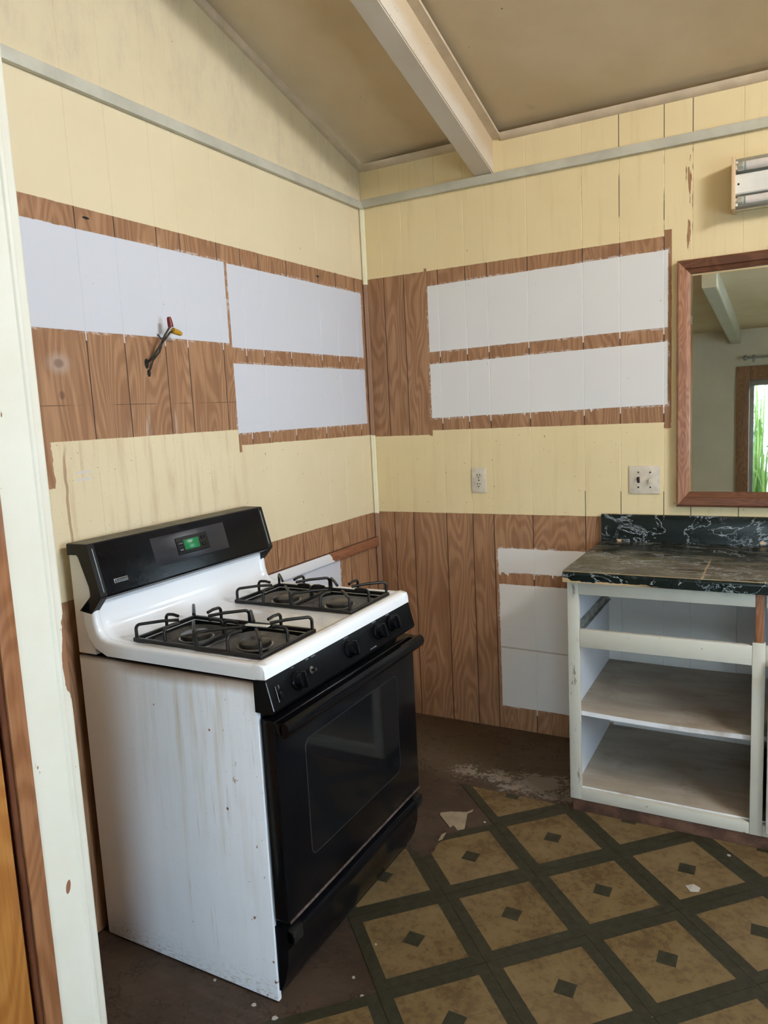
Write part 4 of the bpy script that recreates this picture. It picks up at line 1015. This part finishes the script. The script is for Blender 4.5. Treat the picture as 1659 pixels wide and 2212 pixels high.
# ---------------------------------------------------------------- mirror
MX0, MX1, MZ0, MZ1 = 1.387, 2.45, 1.063, 2.009
mir = thing('wall_mirror', 'large mirror in a dark stained wooden frame above the counter', 'mirror', (1.918, 0, MZ0))
O = [(MX0, MZ0), (MX1, MZ0), (MX1, MZ1), (MX0, MZ1)]; I = [(1.4335, 1.1215), (MX1-.0465, 1.1215), (MX1-.0465, 1.9575), (1.4335, 1.9575)]
pr = [(0, .0), (0, .026), (.06, .0335), (.16, .0360), (.62, .0310), (.70, .0250), (.93, .0215), (1.0, .0190), (1.0, .0)]
for k in range(4):
    bm = B(); k2 = (k+1) % 4
    A = [bm.verts.new((O[k][0]+(I[k][0]-O[k][0])*t, -h, O[k][1]+(I[k][1]-O[k][1])*t)) for t, h in pr]
    C = [bm.verts.new((O[k2][0]+(I[k2][0]-O[k2][0])*t, -h, O[k2][1]+(I[k2][1]-O[k2][1])*t)) for t, h in pr]
    n = len(pr); bm.faces.new(A); bm.faces.new(C[::-1])
    for i in range(n): bm.faces.new((A[i], A[(i+1) % n], C[(i+1) % n], C[i]))
    obj('frame_rail', bm, M_FRAME[0] if k % 2 == 0 else M_FRAMEV, mir, 25)
bm = B(); gx0, gx1, gz0, gz1 = 1.4300, MX1-.043, 1.1180, 1.9610; bv = .012
o4 = [(gx0, gz0), (gx1, gz0), (gx1, gz1), (gx0, gz1)]; i4 = [(gx0+bv, gz0+bv*.4), (gx1-bv, gz0+bv*.4), (gx1-bv, gz1-bv), (gx0+bv, gz1-bv)]
Vo = [bm.verts.new((p[0], -.0130, p[1])) for p in o4]; Vi = [bm.verts.new((p[0], -.0145, p[1])) for p in i4]; Vb = [bm.verts.new((p[0], -.0090, p[1])) for p in o4]
bm.faces.new(Vi); bm.faces.new(Vb[::-1])
for k in range(4):
    k2 = (k+1) % 4; bm.faces.new((Vo[k], Vo[k2], Vi[k2], Vi[k])); bm.faces.new((Vb[k], Vb[k2], Vo[k2], Vo[k]))
obj('mirror_glass', bm, M_MIRROR, mir)
boxo('backing_board', (1.42, -.0088, 1.10), (MX1-.03, -.0005, 1.98), M_FRAME[0], mir)

# ---------------------------------------------------------------- fluorescent light fixture
lf = thing('strip_light', 'unlit twin tube strip light with tan end cap above the mirror', 'light fixture', (2.19, 0, 2.24))
FX0, FX1 = 1.577, 2.80
for xa in (FX0, FX1): boxo('end_cap', (xa, -.100, 2.152), (xa+.012, -.001, 2.331), M_CAPTAN, lf, .001)
bm = B(); prism(bm, [(-.001, 2.160), (-.022, 2.160), (-.022, 2.196), (-.070, 2.206), (-.074, 2.210), (-.074, 2.270), (-.070, 2.274), (-.022, 2.284), (-.022, 2.324), (-.001, 2.324)], 0, FX0+.012, FX1)
obj('channel', bm, M_FIXW, lf, 20)
for zz, s_ in ((2.304, 1), (2.178, -1)):
    bm = B(); pr = []
    for t in [i/8 for i in range(9)]:
        a = math.radians(-20+t*200); pr.append((-.055+.028*math.cos(a)*1.0, zz+s_*.026*math.sin(a)))
    pr2 = [(p[0]+.0015, p[1]+s_*.0015) for p in pr][::-1]
    prism(bm, pr+pr2, 0, FX0+.0125, FX1-.001); obj('reflector', bm, M_FIXREF, lf, 40)
    bm = B(); tube(bm, [(FX0+.035, -.070, zz-s_*.003), (FX1-.02, -.070, zz-s_*.003)], .0165, 20); tb = obj('lamp_tube', bm, M_TUBE, lf, 60)
    bm = B(); tube(bm, [(FX0+.020, -.070, zz-s_*.003), (FX0+.036, -.070, zz-s_*.003)], .0168, 20); obj('tube_end', bm, M_TUBEEND, tb, 60)
    bm = B(); tube(bm, [(FX0+.040, -.070, zz-s_*.003), (FX0+.046, -.070, zz-s_*.003)], .0169, 20); obj('tube_band', bm, M_BAND, tb, 60)
    bm = B(); box(bm, (FX0+.012, -.082, zz-.015), (FX0+.021, -.022, zz+.013), .002); obj('lamp_holder', bm, M_FIXW, lf, 40)
bm = B(); lathe(bm, [(0, 0), (.004, 0), (.0035, .002), (0, .0025)], (FX0+.0215, -.074, 2.240), (0, -1, 0), 10); obj('screw', bm, M_SCREW, lf)

# ---------------------------------------------------------------- base cabinet and countertop
CX0, CX1, CY, CXM = 1.099, 2.40, -0.600, 1.689
cab = thing('base_cabinet', 'cream painted base cabinet with doorless open shelves under the black counter', 'cabinet', (1.40, -0.3, 0.0))
FT = .020
boxo('stile', (CX0-.002, CY, .054), (CX0+.038, CY+FT, .893), M_CAB, cab, .0015)['label'] = 'scuffed left corner stile'
boxo('stile', (CXM, CY, .0525), (CXM+.038, CY+FT, .708), M_CAB, cab, .0015)
bs = boxo('stile', (CXM+.007, CY+.0015, .708), (CXM+.033, CY+FT+.006, .893), M_BAREWOOD, cab, .002); bs['label'] = 'bare brown upper end of the stile'
boxo('stile', (CX1-.038, CY, .0525), (CX1, CY+FT, .893), M_CAB, cab, .0015)
E1 = .0004
boxo('rail', (CX0+.038+E1, CY+.0006, .824), (CXM+.007-E1, CY+FT, .893), M_CAB, cab, .0012)
boxo('rail', (CX0+.038+E1, CY+.0006, .632), (CXM-E1, CY+FT, .697), M_CAB, cab, .0012)
boxo('rail', (CX0+.038+E1, CY+.0006, .053), (CXM-E1, CY+FT, .0925), M_CAB, cab, .0012)
boxo('rail', (CXM+.038+E1, CY+.0006, .824), (CX1-.038-E1, CY+FT, .893), M_CAB, cab, .0012)
boxo('rail', (CXM+.038+E1, CY+.0006, .632), (CX1-.038-E1, CY+FT, .697), M_CAB, cab, .0012)
boxo('rail', (CXM+.038+E1, CY+.0006, .053), (CX1-.038-E1, CY+FT, .0925), M_CAB, cab, .0012)
boxo('side_panel', (CX0, CY+FT, .054), (CX0+.016, -.002, .893), M_CABIN, cab)
boxo('divider_panel', (CXM+.012, CY+FT+.008, .0985), (CXM+.026, -.002, .893), M_CABIN, cab)
boxo('side_panel', (CX1-.016, CY+FT, .054), (CX1, -.002, .893), M_CABIN, cab)
boxo('bottom_board', (CX0+.0165, CY+FT, .080), (CX1-.0165, -.002, .098), M_SHELF, cab)
# sagging shelf
bm = B(); n = 14; xs = [CX0+.0165+(CXM+.0115-CX0-.0165)*k/n for k in range(n+1)]
R = []
for x_ in xs:
    t = (x_-xs[0])/(xs[-1]-xs[0]); sag = -.006*math.sin(math.pi*t)
    R.append([bm.verts.new((x_, yy, zz+sag*(1 if yy < -.3 else .4))) for yy, zz in ((CY+FT+.002, .3705), (CY+FT+.002, .3875), (-.004, .394), (-.004, .377))])
bm.faces.new(R[0]); bm.faces.new(R[-1][::-1])
for A, C in zip(R, R[1:]):
    for k in range(4): bm.faces.new((A[k], A[(k+1) % 4], C[(k+1) % 4], C[k]))
obj('shelf', bm, M_SHELF, cab)
boxo('shelf', (CXM+.0265, CY+FT+.01, .3705), (CX1-.0165, -.004, .388), M_SHELF, cab)
kick = boxo('toe_kick', (CX0+.004, CY+.012, 0.0), (CX1-.004, CY+.030, .0525), M_KICK, cab, .003)
# drawer slide
sl = None
bm = B(); prism(bm, [(CX0+.0162, .660), (CX0+.028, .660), (CX0+.028, .664), (CX0+.0185, .666), (CX0+.0185, .697), (CX0+.028, .699), (CX0+.028, .703), (CX0+.0162, .703)], 1, CY+FT+.002, -.02)
sl = obj('drawer_slide', bm, M_STEEL, cab)
bm = B(); lathe(bm, [(0, 0), (.011, 0), (.012, .003), (.011, .008), (0, .008)], (CX0+.0195, CY+FT+.022, .686), (1, 0, 0), 16); obj('roller', bm, M_NYLON, sl, 40)
bm = B(); box(bm, (CX0+.017, CY+FT+.001, .657), (CX0+.033, CY+FT+.011, .708), .002); obj('end_clip', bm, M_KICK, sl, 40)
# door of the next bay, seen at the very edge
dd = boxo('door', (CXM+.048, CY-.021, .075), (CX1-.02, CY-.001, .655), M_CABPINK, cab, .004)
bm = B(); lathe(bm, [(.006, 0), (.005, .010), (.013, .017), (.016, .024), (.011, .030), (0, .031)], (CXM+.062, CY-.021, .603), (0, -1, 0), 18); obj('door_knob', bm, M_ALU, dd, 50)
for zz in (.15, .56):
    bm = B(); box(bm, (CX1-.028, CY-.023, zz), (CX1-.006, CY-.0005, zz+.05), .001); obj('hinge', bm, M_ALU, dd)

ctop = thing('countertop', 'black marble patterned countertop with chipped front edge', 'countertop', (1.40, -0.32, .894))
CE = 3.30
bm = B(); prism(bm, [(-.0245, .9140), (-.625, .9140), (-.6335, .9120), (-.6370, .9060), (-.6370, .9000), (-.6350, .8745), (-.603, .8745), (-.601, .894), (-.0245, .894)], 0, 1.091, CE)
obj('counter_slab', bm, M_MARBLE, ctop, 35)
bm = B(); prism(bm, [(-.001, .894), (-.001, 1.0245), (-.012, 1.0265), (-.019, 1.0245), (-.0220, 1.018), (-.0220, .950), (-.0230, .925), (-.0243, .9142), (-.0243, .894)], 0, 1.0915, CE)
obj('backsplash', bm, M_MARBLE, ctop, 35)
